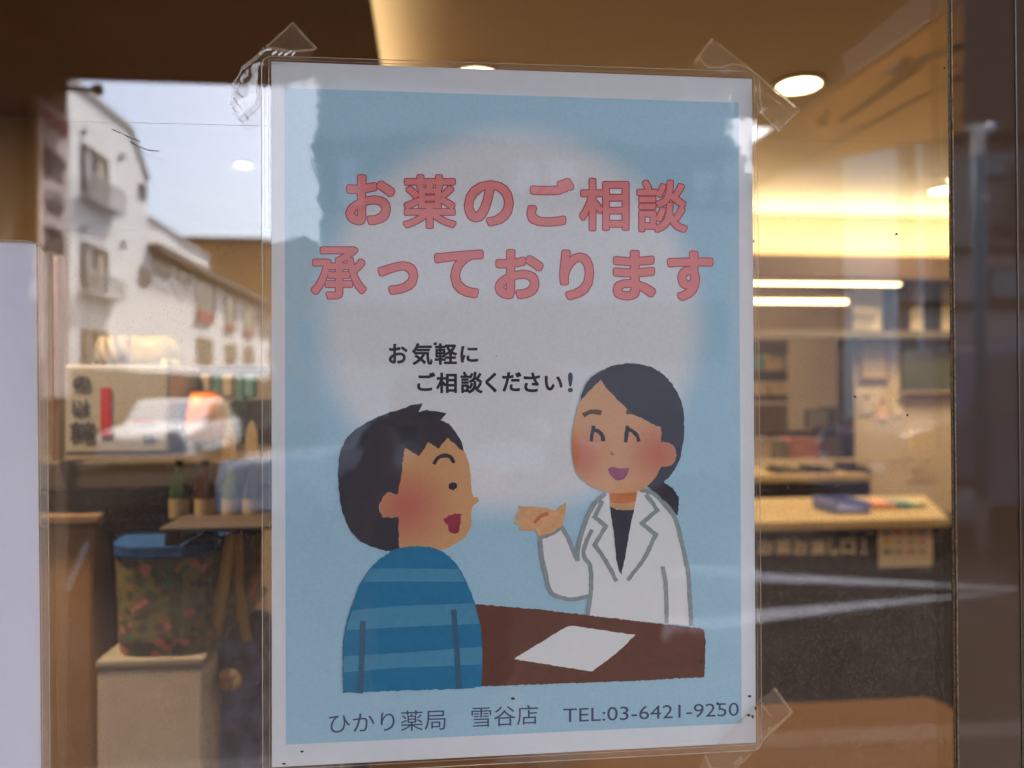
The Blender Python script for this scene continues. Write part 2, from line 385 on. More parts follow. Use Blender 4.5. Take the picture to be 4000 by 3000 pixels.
while y_ > -44:
    fb_.box(XW + .85, XW + .9, y_, y_ - .21, -.1, 1.95 + random.uniform(-.02, .02)); y_ -= .225
fb_.build('boards', mat('fence_board', (.055, .042, .035), .8, .2, (3, .3)), bf)
MB().box(XW + .80, XW + .848, -7, -44, .4, .5).box(XW + .80, XW + .848, -7, -44, 1.5, 1.6).build('rails', M['timber0'], bf)
# orange brown building closing the street
M['orange'] = mat('orange_render', (.66, .34, .13), .85, .2, (.8, .1))
ob = empty('orange_building', 'flat topped orange brown building closing the end of the street', 'building', (-8, -46, 0))
a, b = mir(600, 946, 46), mir(1330, 944, 46)
MB().box(a.x, b.x, -46, -54, -.1, (a.z + b.z) / 2).build('wall', M['orange'], ob)
MB().box(a.x - .1, b.x + .1, -45.9, -54.1, (a.z + b.z) / 2 + .004, (a.z + b.z) / 2 + .25).build('parapet', mat('orange_cap', (.4, .2, .1), .85), ob)
for i in range(3):
    x = a.x + (b.x - a.x) * (.25 + .27 * i); wf = MB().box(x, x + 1.4, -45.97, -45.9, 3.2, 5.2).build('window', M['winframe'], ob)
    MB().box(x + .1, x + 1.3, -45.88, -45.9, 3.3, 5.1).build('pane', M['winglass'], wf)
# building straight across the road
M['beige'] = mat('beige_tile', (.70, .68, .62), .6, .3, (5, .1))
M['dkband'] = mat('dark_tile', (.09, .09, .085), .4, .4, (5, .15))
M['shutter'] = mat('pale_shutter', (.85, .85, .82), .5, .4, (2, .06))
D1 = 12.0
opp = empty('opposite_building', 'beige tiled building straight across the road with dark window bands', 'building', (2, -12, 0))
a, b = mir(1242, 900, D1), mir(2860, 600, D1)
MB().box(a.x, b.x, -D1, -D1 - 8, -.1, mir(2000, 250, D1).z + 1.2).build('wall', M['beige'], opp)
bd = MB()
for v0, v1 in ((560, 815), (1180, 1420)):
    bd.box(a.x + .1, b.x - .1, -D1 + .003, -D1 + .06, mir(2000, v1, D1).z, mir(2000, v0, D1).z)
bd.build('window_band', M['dkband'], opp)
for u0, v0, u1, v1 in ((2690, 670, 2770, 750), (2800, 640, 2880, 755), (2690, 770, 2770, 800), (2800, 770, 2850, 800), (2140, 640, 2270, 770), (2010, 640, 2110, 770), (1350, 620, 1420, 790)):
    p, q = mir(u0, v0, D1), mir(u1, v1, D1)
    fr = MB().box(p.x - .05, q.x + .05, -D1 + .062, -D1 + .1, q.z - .05, p.z + .05).build('window', M['winframe'], opp)
    MB().box(p.x, q.x, -D1 + .101, -D1 + .12, q.z, p.z).build('blind', M['shutter'], fr)
# right hand houses
M['mauve'] = mat('mauve_brick', (.50, .38, .34), .8, .2, (6, .12))
M['mauve2'] = mat('grey_render', (.36, .33, .31), .8, .2, (3, .08))
D2 = 11.0
rb = empty('brick_house', 'mauve brick house across the road with brown beams and balcony', 'building', (8, -11, 0))
a, b = mir(3275, 900, D2), mir(4700, 900, D2)
ztop = mir(3600, 545, D2).z
MB().box(a.x, b.x, -D2, -D2 - 7, -.1, ztop).build('wall', M['mauve'], rb)
M['timber'] = mat('brown_timber', (.13, .075, .04), .7, .2, (5, .2))
bm_ = MB()
bm_.box(a.x - .3, b.x, -D2 + .5, -D2 - 7.2, ztop + .004, ztop + .18)
for v in (1180, 965): bm_.box(a.x, b.x, -D2 + .003, -D2 + .12, mir(3700, v + 22, D2).z, mir(3700, v, D2).z)
bm_.build('roof', M['timber'], rb)
p, q = mir(3440, 550, D2), mir(3465, 1290, D2)
MB().box(a.x - .0, q.x, -D2 + .125, -D2 + .3, -.1, p.z).build('pale_pier', mat('pale_pier', (.85, .82, .76), .8, .2, (3, .06)), rb)
p, q = mir(3552, 535, D2), mir(3570, 1290, D2); MB().box(p.x, q.x, -D2 + .125, -D2 + .25, -.1, p.z).build('downpipe', mat('pale_pipe', (.85, .83, .78), .6), rb)
for u0, v0, u1, v1 in ((3830, 600, 3970, 690), (4010, 600, 4200, 700), (3480, 640, 3540, 850), (3860, 1060, 3980, 1160)):
    p, q = mir(u0, v0, D2), mir(u1, v1, D2)
    fr = MB().box(p.x - .06, q.x + .06, -D2 + .003, -D2 + .07, q.z - .06, p.z + .06).build('window', M['winframe'], rb)
    MB().box(p.x, q.x, -D2 + .071, -D2 + .09, q.z, p.z).build('pane', mat('reflecting_pane', (.2, .25, .26), .2, .5), fr)
bal = MB(); p, q = mir(3830, 690, D2), mir(4300, 900, D2)
for i in range(34):
    x = p.x + (q.x - p.x) * i / 33; bal.box(x, x + .035, -D2 + .55, -D2 + .6, q.z, p.z)
bal.box(p.x, q.x, -D2 + .54, -D2 + .62, p.z + .003, p.z + .07).box(p.x, q.x, -D2 + .13, -D2 + .62, q.z - .12, q.z - .003)
bal.build('balcony', mat('balcony_brown', (.14, .11, .085), .6), rb)
pb = MB().box(mir(3300, 492, 9).x, mir(3440, 492, 9).x, -9, -9.4, mir(3400, 545, 9).z, mir(3400, 487, 9).z)
# utility pole
up = empty('utility_pole', 'grey street pole with a teal wrapped lower half and a crossarm', 'pole', mir_z(3835, 2300, -.1).xy.to_3d())
D3 = 6.5
px = mir(3825, 1000, D3); 
MB().tube([(px.x, -D3, -.1), (px.x, -D3, mir(3825, 490, D3).z)], .052, 14).build('shaft', mat('pole_grey', (.55, .50, .46), .6), up, smooth=True)
MB().tube([(px.x, -D3, .4), (px.x, -D3, mir(3825, 610, D3).z)], .058, 14).build('wrap', mat('teal_wrap', (.04, .16, .20), .5), up, smooth=True)
MB().tube([mir(3260, 486, D3), mir(3860, 510, D3)], .022, 10).build('crossarm', mat('arm_grey', (.6, .56, .5), .5), up)
MB().lathe(mir(3870, 503, D3), [(.02, -.04), (.045, -.02), (.045, .03), (.02, .05)], 12).build('insulator', mat('insulator', (.5, .6, .85), .3), up)
MB().lathe(mir(3828, 785, D3), [(.065, -.02), (.065, .05)], 14).build('strap', mat('strap_white', (.6, .58, .55), .5), up)
MB().box(mir(3695, 300, D2).x, b.x, -D2 + .02, -D2 - 6, ztop + .19, mir(3800, -300, D2).z).build('upper_storey', mat('upper_timber', (.10, .065, .05), .8, .2, (4, .12)), rb)
# awning of the shop next door, on the right of the pavement
M['awn'] = mat('tan_awning', (.60, .42, .23), .85, .2, (8, .08))
aw = empty('side_awning', 'tan fabric side awning with folding arms beside the canopy', 'awning', (1.6, -1.4, 2.2))
def M3(u, v, d): return mir(u, v, d)
_t = M['awn'].node_tree; _o = _t.nodes['Material Output']; _mx = _t.nodes.new('ShaderNodeMixShader'); _tl = _t.nodes.new('ShaderNodeBsdfTranslucent'); _tl.inputs[0].default_value = (.75, .50, .25, 1)
_mx.inputs[0].default_value = .5; _t.links.new(_t.nodes['Principled BSDF'].outputs[0], _mx.inputs[1]); _t.links.new(_tl.outputs[0], _mx.inputs[2]); _t.links.new(_mx.outputs[0], _o.inputs['Surface'])
AX = CXR + .02
def AP(u, v, dx=0): return mir_x(u, v, AX + dx)
A = [AP(3760, 12), AP(2915, 592), AP(2930, 690), AP(3760, 520)]
ab = mir(2885, 470, -c1.y + .25), mir(3170, 372, -c1.y + .25)
MB().box(ab[0].x, CXR + .3, c1.y - .2, c1.y - .32, ab[0].z, CZ + .24).build('awning_box', M['soffit'], aw, .01)
MB().prism(A, (.002, 0, 0)).build('fabric', M['awn'], aw)
MB().tube([AP(3780, -12, -.01), AP(2912, 588, -.01)], .010, 10).build('front_rail', mat('rail_tan', (.85, .55, .30), .5), aw)
dk = mat('arm_black', (.012, .012, .016), .5)
off = Vector((-.03, 0, 0))
MB().tube([AP(3760, 180, -.03), AP(3610, 225, -.03), AP(3570, 272, -.03), AP(3290, 470, -.03)], [.008, .010, .012, .008], 8).build('arm', dk, aw)
MB().tube([AP(3450, 292, -.03), AP(3545, 250, -.03)], [.004, .022], 8).build('joint', dk, aw)
MB().tube([AP(3212, 475, -.03), AP(3238, 430, -.03)], [.02, .006], 8).build('joint', dk, aw)
MB().tube([AP(3760, 300, -.03), AP(3420, 470, -.03), AP(3150, 620, -.03)], .007, 8).build('lower_rail', mat('rail_brown', (.2, .13, .07), .5), aw)
# ------------------------------------------------------------------ parked cars in the street
M['tyre'] = mat('tyre', (.02, .02, .02), .9); M['rim'] = mat('rim', (.4, .4, .42), .35, .5, metal=.8)
M['carglass'] = mat('car_glass', (.02, .025, .03), .04, .6)
M['lamp'] = mat('car_lamp', (.75, .75, .75), .15, .6); M['tail'] = mat('tail_lamp', (.5, .03, .02), .2, .6)
def car(name, label, cx, cy, paint, L, W, H, prof, glass, group=None):
    root = empty(name, label, 'car', (cx, cy, -.1), group)
    def sec(s, half):
        return s
    n = len(prof); b = MB(); rows = []
    for yy, inset in ((-W / 2, .10), (-W / 2 + .08, .0), (W / 2 - .08, .0), (W / 2, .10)):
        rows.append([Vector((cx + x * L, cy + yy * (1 - .10 * max(0, (z - .55) / .45)), -.1 + z * H + (0 if inset == 0 else -.03 * (z > .3)))) for x, z in prof])
    for r in rows: b.v += r
    for k in range(3):
        for i in range(n): b.f.append((k * n + i, k * n + (i + 1) % n, (k + 1) * n + (i + 1) % n, (k + 1) * n + i))
    for t in tessellate_polygon([rows[0]]): b.f.append(tuple(t))
    for t in tessellate_polygon([rows[3]]): b.f.append(tuple(3 * n + k for k in t))
    b.build('body', paint, root, .03)
    for sgn in (-1, 1):
        g = MB()
        pts = [Vector((cx + x * L, cy + sgn * (W / 2 * (1 - .10 * max(0, (z - .55) / .45)) + .004), -.1 + z * H)) for x, z in glass]
        g.prism(pts, (0, sgn * .006, 0)); g.build('side_window', M['carglass'], root)
        for fx in (-.31, .30):
            c = Vector((cx + fx * L, cy + sgn * (W / 2 - .1), -.1 + .31))
            ty = MB().lathe(c, [(.2, -.1), (.31, -.09), (.31, .09), (.2, .1)], 20, 'y').build('wheel', M['tyre'], root)
            MB().lathe(c, [(.19, -.108), (.06, -.112), (.06, .112), (.19, .108)], 16, 'y').build('rim', M['rim'], ty)
        MB().box(cx - L * .5 - .005, cx - L * .5 + .12, cy + sgn * (W / 2 - .38), cy + sgn * (W / 2 - .12), .55, .68).build('headlight', M['lamp'], root, .02)
        MB().box(cx + L * .5 - .1, cx + L * .5 + .006, cy + sgn * (W / 2 - .30), cy + sgn * (W / 2 - .12), .6, .78).build('tail_light', M['tail'], root, .02)
    return root
sedan = [(-.5, .18), (-.5, .45), (-.46, .55), (-.2, .64), (-.08, .97), (.05, 1.0), (.24, .97), (.38, .68), (.48, .64), (.5, .45), (.5, .18)]
sglass = [(-.17, .65), (-.07, .93), (.04, .955), (.22, .93), (.33, .67)]
van = [(-.5, .14), (-.5, .40), (-.47, .50), (-.34, .58), (-.24, .95), (-.12, 1.0), (.46, 1.0), (.5, .9), (.5, .14)]
vglass = [(-.31, .59), (-.22, .90), (.44, .92), (.45, .60)]
M['cwhite'] = mat('white_paint', (.78, .78, .78), .12, .6); M['cblue'] = mat('blue_paint', (.13, .135, .19), .12, .6)
cp = mir(1640, 1500, 9.0)
car('parked_car', 'white saloon car parked across the road in front of the beige building', cp.x, -9.0, M['cwhite'], 4.3, 1.7, 1.45, sedan, sglass)
cp = mir(560, 1500, 15.5)
fc_ = car('parked_car', 'white saloon car facing the shop in the side street by the board fence', cp.x, -17.5, M['cwhite'], 4.3, 1.7, 1.4, sedan, sglass); fc_.rotation_euler.z = -math.pi / 2
cp = mir(4050, 1500, 8.0)
car('parked_van', 'blue grey van parked in front of the mauve brick house', cp.x, -8.2, M['cblue'], 4.4, 1.7, mir(3800, 1312, 7.4).z + .1, van, vglass)
# ================================================================== INTERIOR
M['floor'] = mat('floor_wood', (.17, .095, .05), .5, .4, (4, .15))
M['ceil'] = mat('ceiling_tan', (.52, .47, .41), .8, .2, (1, .03))
M['bulk'] = mat('bulkhead_brown', (.17, .10, .058), .6, .3, (2, .15))
M['wallw'] = mat('wall_cream', (.55, .46, .33), .8, .2, (2, .04))
M['walld'] = mat('wall_tan', (.30, .21, .11), .8, .2, (2, .06))
M['dark'] = mat('dark_laminate', (.020, .013, .011), .5, .2, (6, .2))
M['wood'] = mat('light_wood', (.46, .345, .20), .45, .4, (7, .1))
M['brown'] = mat('mid_brown', (.085, .052, .028), .5, .4, (5, .15))
ZC = 2.55; YB = 4.3
BX = at_z(1420, 100, ZC).x
tag(MB().box(-3.4, 4.2, .13, 7, -.099, -.0).build('floor', M['floor']), kind='structure')
tag(MB().box(BX, 4.2, .13, 7, ZC, ZC + .1).build('ceiling', M['ceil']), kind='structure')
tag(MB().box(-3.4, BX - .004, .13, 7, ZC - .16, ZC + .1).build('dropped_ceiling', M['bulk']), kind='structure')
tag(MB().box(-3.5, -3.41, .13, 7, -.1, ZC + .1).box(4.21, 4.3, .13, 7, -.1, ZC + .1).build('side_wall', M['walld']), kind='structure')
pu = lambda u, v, y=YB: at(u, v, y)
# back wall with the pass-through opening of the dispensary
ox0, ox1 = at(2300, 1500, YB).x, at(3300, 1500, YB).x
oz0, oz1 = at(3100, 1800, YB).z, at(3100, 1300, YB).z
bw = MB().box(-3.4, ox0, YB, YB + .1, 0, ZC).box(ox1, 4.2, YB, YB + .1, 0, ZC).box(ox0, ox1, YB, YB + .1, 0, oz0).box(ox0, ox1, YB, YB + .1, oz1, ZC)
tag(bw.build('back_wall', M['wallw']), kind='structure')
tag(MB().box(-3.4, 4.2, 6.6, 6.7, 0, ZC).build('dispensary_wall', mat('dispensary_cream', (.66, .58, .42), .8, .2, (2, .04))), kind='structure')
# cove light along the back wall
cove = empty('cove_light', 'bright warm cove light washing the top of the back wall', 'light', (1.5, YB - .2, 2.1))
lz0, lz1 = at(3300, 1090, YB - .2).z, at(3300, 1003, YB - .2).z
MB().box(.2, 4.2, YB - .24, YB - .2, lz0, lz1).box(.2, 4.2, YB - .2, YB - .002, lz0, lz0 + .02).build('lip', M['brown'], cove)
MB().box(.22, 4.18, YB - .17, YB - .12, lz1 - .05, lz1 - .03).build('light_strip', mat('cove_emit', (1, .8, .5), emit=((1, .74, .30), 1.6)), cove)
def area(name, loc, rot, size, energy, col, sy=None, parent=None, spread=None):
    l = bpy.data.lights.new(name, 'AREA'); l.energy = energy; l.color = col; l.shape = 'RECTANGLE' if sy else 'DISK'
    l.size = size
    if sy: l.size_y = sy
    if spread: l.spread = spread
    o = bpy.data.objects.new(name, l); COL.objects.link(o); o.rotation_euler = rot; o.location = loc
    if parent is not None: o.parent = parent; o.matrix_parent_inverse = Matrix.Translation(-parent.location)
    return o
WARM = (1, .74, .44)
area('cove_glow', (2.2, YB - .12, lz1 - .02), (math.pi + math.radians(30), 0, 0), 3.9, 4.5, (1, .82, .48), .05, cove)
# cove beside the dropped ceiling
cb = empty('ceiling_cove_light', 'warm cove strip hidden along the edge of the dropped ceiling', 'light', (BX, 1.5, ZC))
MB().box(BX - .003, BX + .06, .3, 4.2, ZC - .16, ZC - .145).build('lip', M['bulk'], cb)
MB().box(BX + .005, BX + .025, .3, 4.2, ZC - .144, ZC - .13).build('light_strip', mat('strip_emit', (1, .8, .5), emit=((1, .74, .36), .5)), cb)
area('strip_glow', (BX + .03, 2.2, ZC - .12), (math.pi, math.radians(-25), 0), .03, .7, (1, .74, .38), 3.8, cb)
# downlights
M['dl'] = mat('downlight_emit', (1, .9, .7), emit=((1, .80, .46), 1.9))
M['dlring'] = mat('downlight_ring', (.5, .4, .28), .4)
dls = [(3120, 325, 'round ceiling downlight above the top corner of the poster', 'dl'), (3690, 738, 'ceiling downlight cut by the window stile', 'dl'),
       (1862, 288, 'ceiling downlight peeping over the top edge of the poster', 'dl'), (950, 636, 'small downlight glowing through the reflected sky', 'dl')]
for u, v, lab, _ in dls:
    zc = ZC if u > 1400 else ZC - .16
    p = at_z(u, v, zc); R_ = .075 if u > 1400 else .026
    d = empty('ceiling_downlight', lab, 'light', p, 'round downlights in the shop ceiling')
    MB().lathe((p.x, p.y, zc - .012), [(R_ + .02, .011), (R_ + .015, 0), (R_, .0), (R_, .01)], 28).build('trim_ring', M['dlring'], d)
    MB().lathe((p.x, p.y, zc - .009), [(R_ - .001, 0), (R_ - .001, .004)], 28).build('diffuser', M['dl'], d)
    area('downlight_glow', (p.x, p.y, zc - .02), (0, 0, 0), .13, 1.9 if u > 1400 else .6, WARM, parent=d)
for x, y in ((-.55, .25), (2.6, 1.6), (1.0, 3.6), (2.8, 3.4), (-1.6, 1.4), (-2.2, 3.0), (0.2, 5.6), (2.0, 5.5)):  # the one nearest the window is added to brighten the display goods
    zc = ZC if x > BX else ZC - .16
    d = empty('ceiling_downlight', 'ceiling downlight inside the shop, unseen from the camera', 'light', (x, y, zc), 'round downlights in the shop ceiling')
    MB().lathe((x, y, zc - .012), [(.095, .011), (.09, 0), (.075, .0), (.075, .01)], 28).build('trim_ring', M['dlring'], d)
    MB().lathe((x, y, zc - .009), [(.074, 0), (.074, .004)], 28).build('diffuser', M['dl'], d)
    area('downlight_glow', (x, y, zc - .02), (0, 0, 0), .13, (3.2 if y < 1 else 1.9 if x > -1 else 1.3) if y < 5 else 4, WARM, parent=d)
# shelf lights over the dispensary opening
for (u0, u1, v0, v1, yy, lab) in ((2700, 3512, 1101, 1116, 4.0, 'longer upper warm strip lamp under the wall shelf'), (2600, 3306, 1168, 1186, 3.9, 'shorter lower warm strip lamp above the dispensary opening')):
    p, q = at(u0, v0, yy), at(u1, v1, yy)
    s = empty('strip_lamp', lab, 'light', (p + q) / 2, 'strip lamps over the dispensary')
    MB().box(p.x - .01, q.x + .01, yy - .005, yy + .04, p.z + .003, p.z + .02).build('housing', M['brown'], s)
    MB().box(p.x, q.x, yy - .02, yy + .02, q.z, p.z).build('tube', mat('tube_emit', (1, .85, .5), emit=((1, .78, .36), 1.1)), s, .004)
# dark fascia between the lamps
p, q = at(2500, 1010, YB - .12), at(3505, 1290, YB - .12)
fh = empty('shelf_fascia', 'dark brown fascia panels above the dispensary opening', 'panel', ((p.x + q.x) / 2, YB - .1, q.z))
MB().box(p.x, at(3290, 1100, YB).x, YB - .12, YB - .02, q.z, lz0 - .004).build('panel', M['brown'], fh)
MB().box(at(3440, 1100, YB).x, at(3508, 1100, YB).x, YB - .125, YB - .02, q.z, lz0 - .004).build('speckled_panel', M['dark'], fh)
MB().box(p.x - .02, q.x + .6, YB - .15, YB - .005, q.z - .05, q.z - .003).build('header', mat('header_grey', (.14, .12, .09), .5), fh)
# hanging dark cloth / notice on the right
def iface(u0, v0, u1, v1, y, dep):
    p, q = at(u0, (v0 + v1) / 2, y), at(u1, (v0 + v1) / 2, y); z1, z0 = at((u0 + u1) / 2, v0, y).z, at((u0 + u1) / 2, v1, y).z
    return p.x, q.x, y, y + dep, z0, z1
nb = empty('wall_notice', 'narrow dark blue notice hanging high on the cream back wall', 'notice', at(3645, 1300, YB - .02))
MB().box(*iface(3612, 1112, 3678, 1300, YB - .02, .015)).build('sheet', mat('dark_blue', (.03, .035, .05), .6, .3, (9, .3)), nb)
MB().box(*iface(3608, 1104, 3682, 1111, YB - .025, .02)).build('hanger', M['brown'], nb)
# post beside the opening
po = empty('dark_post', 'dark square post at the right edge of the dispensary opening', 'post', at(3318, 1800, YB - .1))
MB().box(*iface(3298, 1296, 3338, 1815, YB - .1, .09)).build('post_shaft', M['dark'], po, .004)
MB().box(*iface(3292, 1790, 3344, 1815, YB - .11, .11)).build('foot', M['dark'], po)
# framed picture, green board, pale notice
pf = empty('framed_certificate', 'brown framed certificate on the cream back wall', 'picture', at(3418, 1410, YB - .03))
fx = iface(3360, 1330, 3476, 1486, YB - .03, .025)
MB().box(fx[0], fx[1], fx[2], fx[3], fx[4], fx[4] + .02).box(fx[0], fx[1], fx[2], fx[3], fx[5] - .02, fx[5]).box(fx[0], fx[0] + .02, fx[2] + .001, fx[3], fx[4] + .02, fx[5] - .02).box(fx[1] - .02, fx[1], fx[2] + .001, fx[3], fx[4] + .02, fx[5] - .02).build('frame', mat('frame_brown', (.22, .12, .05), .4), pf)
MB().box(fx[0] + .02, fx[1] - .02, YB - .02, YB - .004, fx[4] + .02, fx[5] - .02).build('sheet', mat('sheet_tan', (.38, .28, .17), .6, .3, (8, .12)), pf)
gb = empty('green_board', 'large dark green board on the back wall beside the window stile', 'board', at(3620, 1420, YB - .06))
MB().box(*iface(3532, 1300, 3900, 1528, YB - .06, .03)).build('panel', mat('board_green', (.095, .10, .05), .7, .2, (5, .12)), gb)
MB().box(*iface(3526, 1528, 3906, 1536, YB - .065, .04)).build('ledge', M['wood'], gb)
cn = empty('pale_notice', 'pale tall notice leaning on the counter by the cream wall', 'notice', at(3605, 1880, 3.6))
MB().box(*iface(3556, 1650, 3656, 1882, 3.6, .006)).build('sheet', mat('notice_cream', (.85, .72, .48), .7, .2), cn)
MB().box(*iface(3560, 1875, 3650, 1890, 3.59, .05)).build('stand', M['wood'], cn)
# dispensary shelves and goods seen through the opening
sh = empty('dispensary_shelf', 'dark shelf unit with boxes behind the dispensary opening', 'shelf', at(3010, 1700, 5.6))
for v0, v1, u1 in ((1328, 1382, 3080), (1447, 1492, 3078), (1545, 1570, 3078), (1690, 1710, 3300)):
    MB().box(*iface(2500, v0, u1, v1, 5.6, .3)).build('shelf_board', M['dark'], sh, .004)
for q in ((2700, 1384, 2712, 1446), (3060, 1384, 3072, 1446)): MB().box(*iface(*q, 5.62, .28)).build('upright', M['brown'], sh)
MB().box(*iface(2480, 1582, 3078, 1690, 5.62, .28)).build('drawer_front', mat('drawer_grey', (.2, .16, .11), .6, .3, (9, .2)), sh)
goods = [(2950, 1390, 2985, 1446, 5.6, (.05, .3, .28), 'small teal medicine carton on the upper dark shelf'), (2990, 1400, 3060, 1446, 5.6, (.6, .5, .38), 'cream medicine carton beside the teal carton'),
         (2950, 1500, 3000, 1544, 5.6, (.7, .6, .35), 'yellow cream carton on the middle dark shelf'), (3010, 1498, 3070, 1544, 5.6, (.62, .54, .34), 'larger cream carton on the middle dark shelf'),
         (3240, 1590, 3300, 1690, 5.2, (.06, .05, .045), 'black printer at the end of the dispensary shelf'),
         (2948, 1712, 3015, 1800, 4.9, (.5, .42, .36), 'greyish carton under the dispensary shelf'), (3086, 1712, 3202, 1800, 4.9, (.62, .26, .22), 'pink folder box under the dispensary shelf'),
         (3205, 1712, 3290, 1800, 4.9, (.2, .15, .1), 'brown carton beside the pink folder box'), (3020, 1722, 3080, 1800, 4.9, (.25, .24, .2), 'grey tray beside the pink folder box')]
for u0, v0, u1, v1, y, col, lab in goods:
    x0, x1, y0, y1, z0, z1 = iface(u0, v0, u1, v1, y, .16)
    g = empty('carton' if 'carton' in lab else ('printer' if 'printer' in lab else ('folder_box' if 'folder' in lab else 'tray')), lab, lab.split()[1] if 'printer' in lab else 'box', ((x0 + x1) / 2, y, z0))
    MB().box(x0, x1, y0, y1, z0, z1 - (z1 - z0) * .16).build('body', mat('goods', col, .6, .3, (14, .15)), g, .004)
    MB().box(x0 - .002, x1 + .002, y0 - .002, y1 + .002, z1 - (z1 - z0) * .155, z1).build('lid', mat('goods_lid', tuple(c * .8 for c in col), .6), g, .003)
rows = (('top', 1384, 1446, 5.62), ('middle', 1494, 1544, 5.62))
nm = (('cream', (.6, .52, .36)), ('pale blue', (.3, .36, .42)), ('white', (.7, .66, .56)), ('green', (.16, .28, .14)), ('rust', (.42, .16, .07)))
for rn, v0, v1, yy in rows:
    for k, (cn_, col) in enumerate(nm):
        u0 = 2716 + k * 46 + random.uniform(-2, 2); x0, x1, y0, y1, z0, z1 = iface(u0, v0 + random.uniform(4, 18), u0 + 40, v1, yy, .14)
        g = empty('carton', cn_ + ' medicine carton in the row on the ' + rn + ' dark shelf', 'box', ((x0 + x1) / 2, yy, z0), 'medicine cartons in rows on the dispensary shelf')
        MB().box(x0, x1, y0, y1, z0, z1).build('body', mat('carton_card', col, .6, .3, (30, .2)), g, .003)
        MB().box(x0 + .01, x1 - .01, y0 - .002, y0 - .0005, z0 + (z1 - z0) * .3, z0 + (z1 - z0) * .6).build('label_band', mat('carton_band', tuple(c * .5 for c in col[::-1]), .6), g)
for u0, v0, u1, v1, col, lab in ((3490, 1560, 3530, 1625, (.75, .66, .5), 'small cream memo pinned under the green board'), (3355, 1540, 3415, 1620, (.5, .42, .32), 'tan memo pinned under the framed certificate'), (3425, 1560, 3470, 1640, (.7, .5, .42), 'pinkish memo pinned beside the tan memo')):
    x0, x1, y0, y1, z0, z1 = iface(u0, v0, u1, v1, YB - .012, .006)
    g = empty('wall_memo', lab, 'memo', ((x0 + x1) / 2, YB, z0)); MB().box(x0, x1, y0, y1, z0, z1).build('sheet', mat('memo_paper', col, .7, .2, (40, .25)), g)
    MB().box((x0 + x1) / 2 - .012, (x0 + x1) / 2 + .012, y0 - .004, y0 - .0005, z1 - .03, z1 - .006).build('pin', M['brown'], g)
p = at(3297, 1672, 4.9)
fl = empty('small_ornament', 'tiny red and yellow ornament on the printer corner', 'ornament', p)
MB().lathe(p, [(.004, -.03), (.03, -.015), (.035, .005), (.02, .03), (.003, .035)], 14).build('red_half', mat('orn_red', (.7, .1, .1)), fl, smooth=True)
MB().lathe(p + Vector((-.01, -.01, .045)), [(.003, -.02), (.025, -.01), (.025, .01), (.003, .022)], 14).build('yellow_half', mat('orn_yel', (.8, .5, .05)), fl, smooth=True)
for i, (u, h) in enumerate(((3150, .3), (3200, .55))):
    pass
# glass partition edge
gp = empty('counter_screen', 'clear counter screen with a pale upper edge', 'screen', at(3250, 1810, 3.5))
MB().box(*iface(2650, 1794, 3640, 1806, 3.5, .02)).build('top_rail', mat('rail_pale', (.62, .5, .36), .4), gp)
MB().box(*iface(2650, 1806, 3640, 1856, 3.506, .006)).build('screen_pane', clear_sheet('screen_clear', .05), gp)
# back counter
bc = empty('back_counter', 'low back counter with a light wooden top behind the service counter', 'counter', at(3200, 2000, 3.7))
MB().box(*iface(2500, 1860, 3410, 1888, 3.5, .45)).build('top', M['wood'], bc, .004)
x0, x1, y0, y1, z0, z1 = iface(2500, 1889, 3400, 1990, 3.52, .4); MB().box(x0, x1, y0, y1, 0, z1).build('front', M['dark'], bc)
for u0, v0, u1, v1, lab in ((3025, 1826, 3140, 1862, 'low dark tray with pens on the back counter'), (3150, 1822, 3270, 1862, 'dark desk organiser on the back counter'), (3310, 1816, 3405, 1862, 'black card terminal on the back counter')):
    x0, x1, y0, y1, z0, z1 = iface(u0, v0, u1, v1, 3.6, .15)
    g = empty('desk_item' if 'organiser' not in lab else 'desk_organiser', lab, 'desk item', ((x0 + x1) / 2, 3.6, z0))
    MB().box(x0, x1, y0, y1, z0, z0 + (z1 - z0) * .6).build('base', M['dark'], g, .004)
    MB().box(x0 + .03, x0 + .06, y0 + .02, y1, z0 + (z1 - z0) * .605, z1).box(x1 - .07, x1 - .02, y0 + .02, y1, z0 + (z1 - z0) * .605, z1 - .01).build('upper_part', M['dark'], g)
# service counter with lettering
sc = empty('service_counter', 'dark service counter with a light wood top and pale lettering', 'counter', at(3200, 2230, 2.6))
zc_t = at(3200, 2036, 2.6).z
x0 = at(1500, 2040, 2.6).x; x1 = at(3600, 2040, 2.6).x; x1b = at(3640, 1975, 3.2).x
MB().prism([Vector((x0, 2.6, zc_t - .035)), Vector((x1 + .12, 2.6, zc_t - .035)), Vector((x1b, 3.25, zc_t - .035)), Vector((x0, 3.25, zc_t - .035))], (0, 0, .035)).build('top', M['wood'], sc, .005)
MB().box(x0, at(3900, 2100, 2.66).x, 2.66, 3.2, 0, zc_t - .037).build('front', M['dark'], sc)
lt = MB(); spans = ((2962, 3024), (3030, 3090), (3098, 3158), (3164, 3226), (3234, 3280), (3286, 3342), (3368, 3384))
for ch, (u0, u1) in zip('お薬お渡し口！', spans): bold_at(lt, ch, (u0, 2108, u1, 2166), 2.655, 3, .0006)
lt.build('lettering', mat('counter_letters', (.82, .72, .54), .6), sc)
ch_ = empty('price_chart', 'pale printed chart with small coloured squares on the counter front', 'poster', at(3540, 2130, 2.63))
x0, x1, y0, y1, z0, z1 = iface(3432, 2050, 3642, 2214, 2.63, .006)
MB().box(x0, x1, y0, y1, z0, z1).build('sheet', mat('chart_paper', (.74, .65, .54), .7, .2, (10, .06)), ch_)
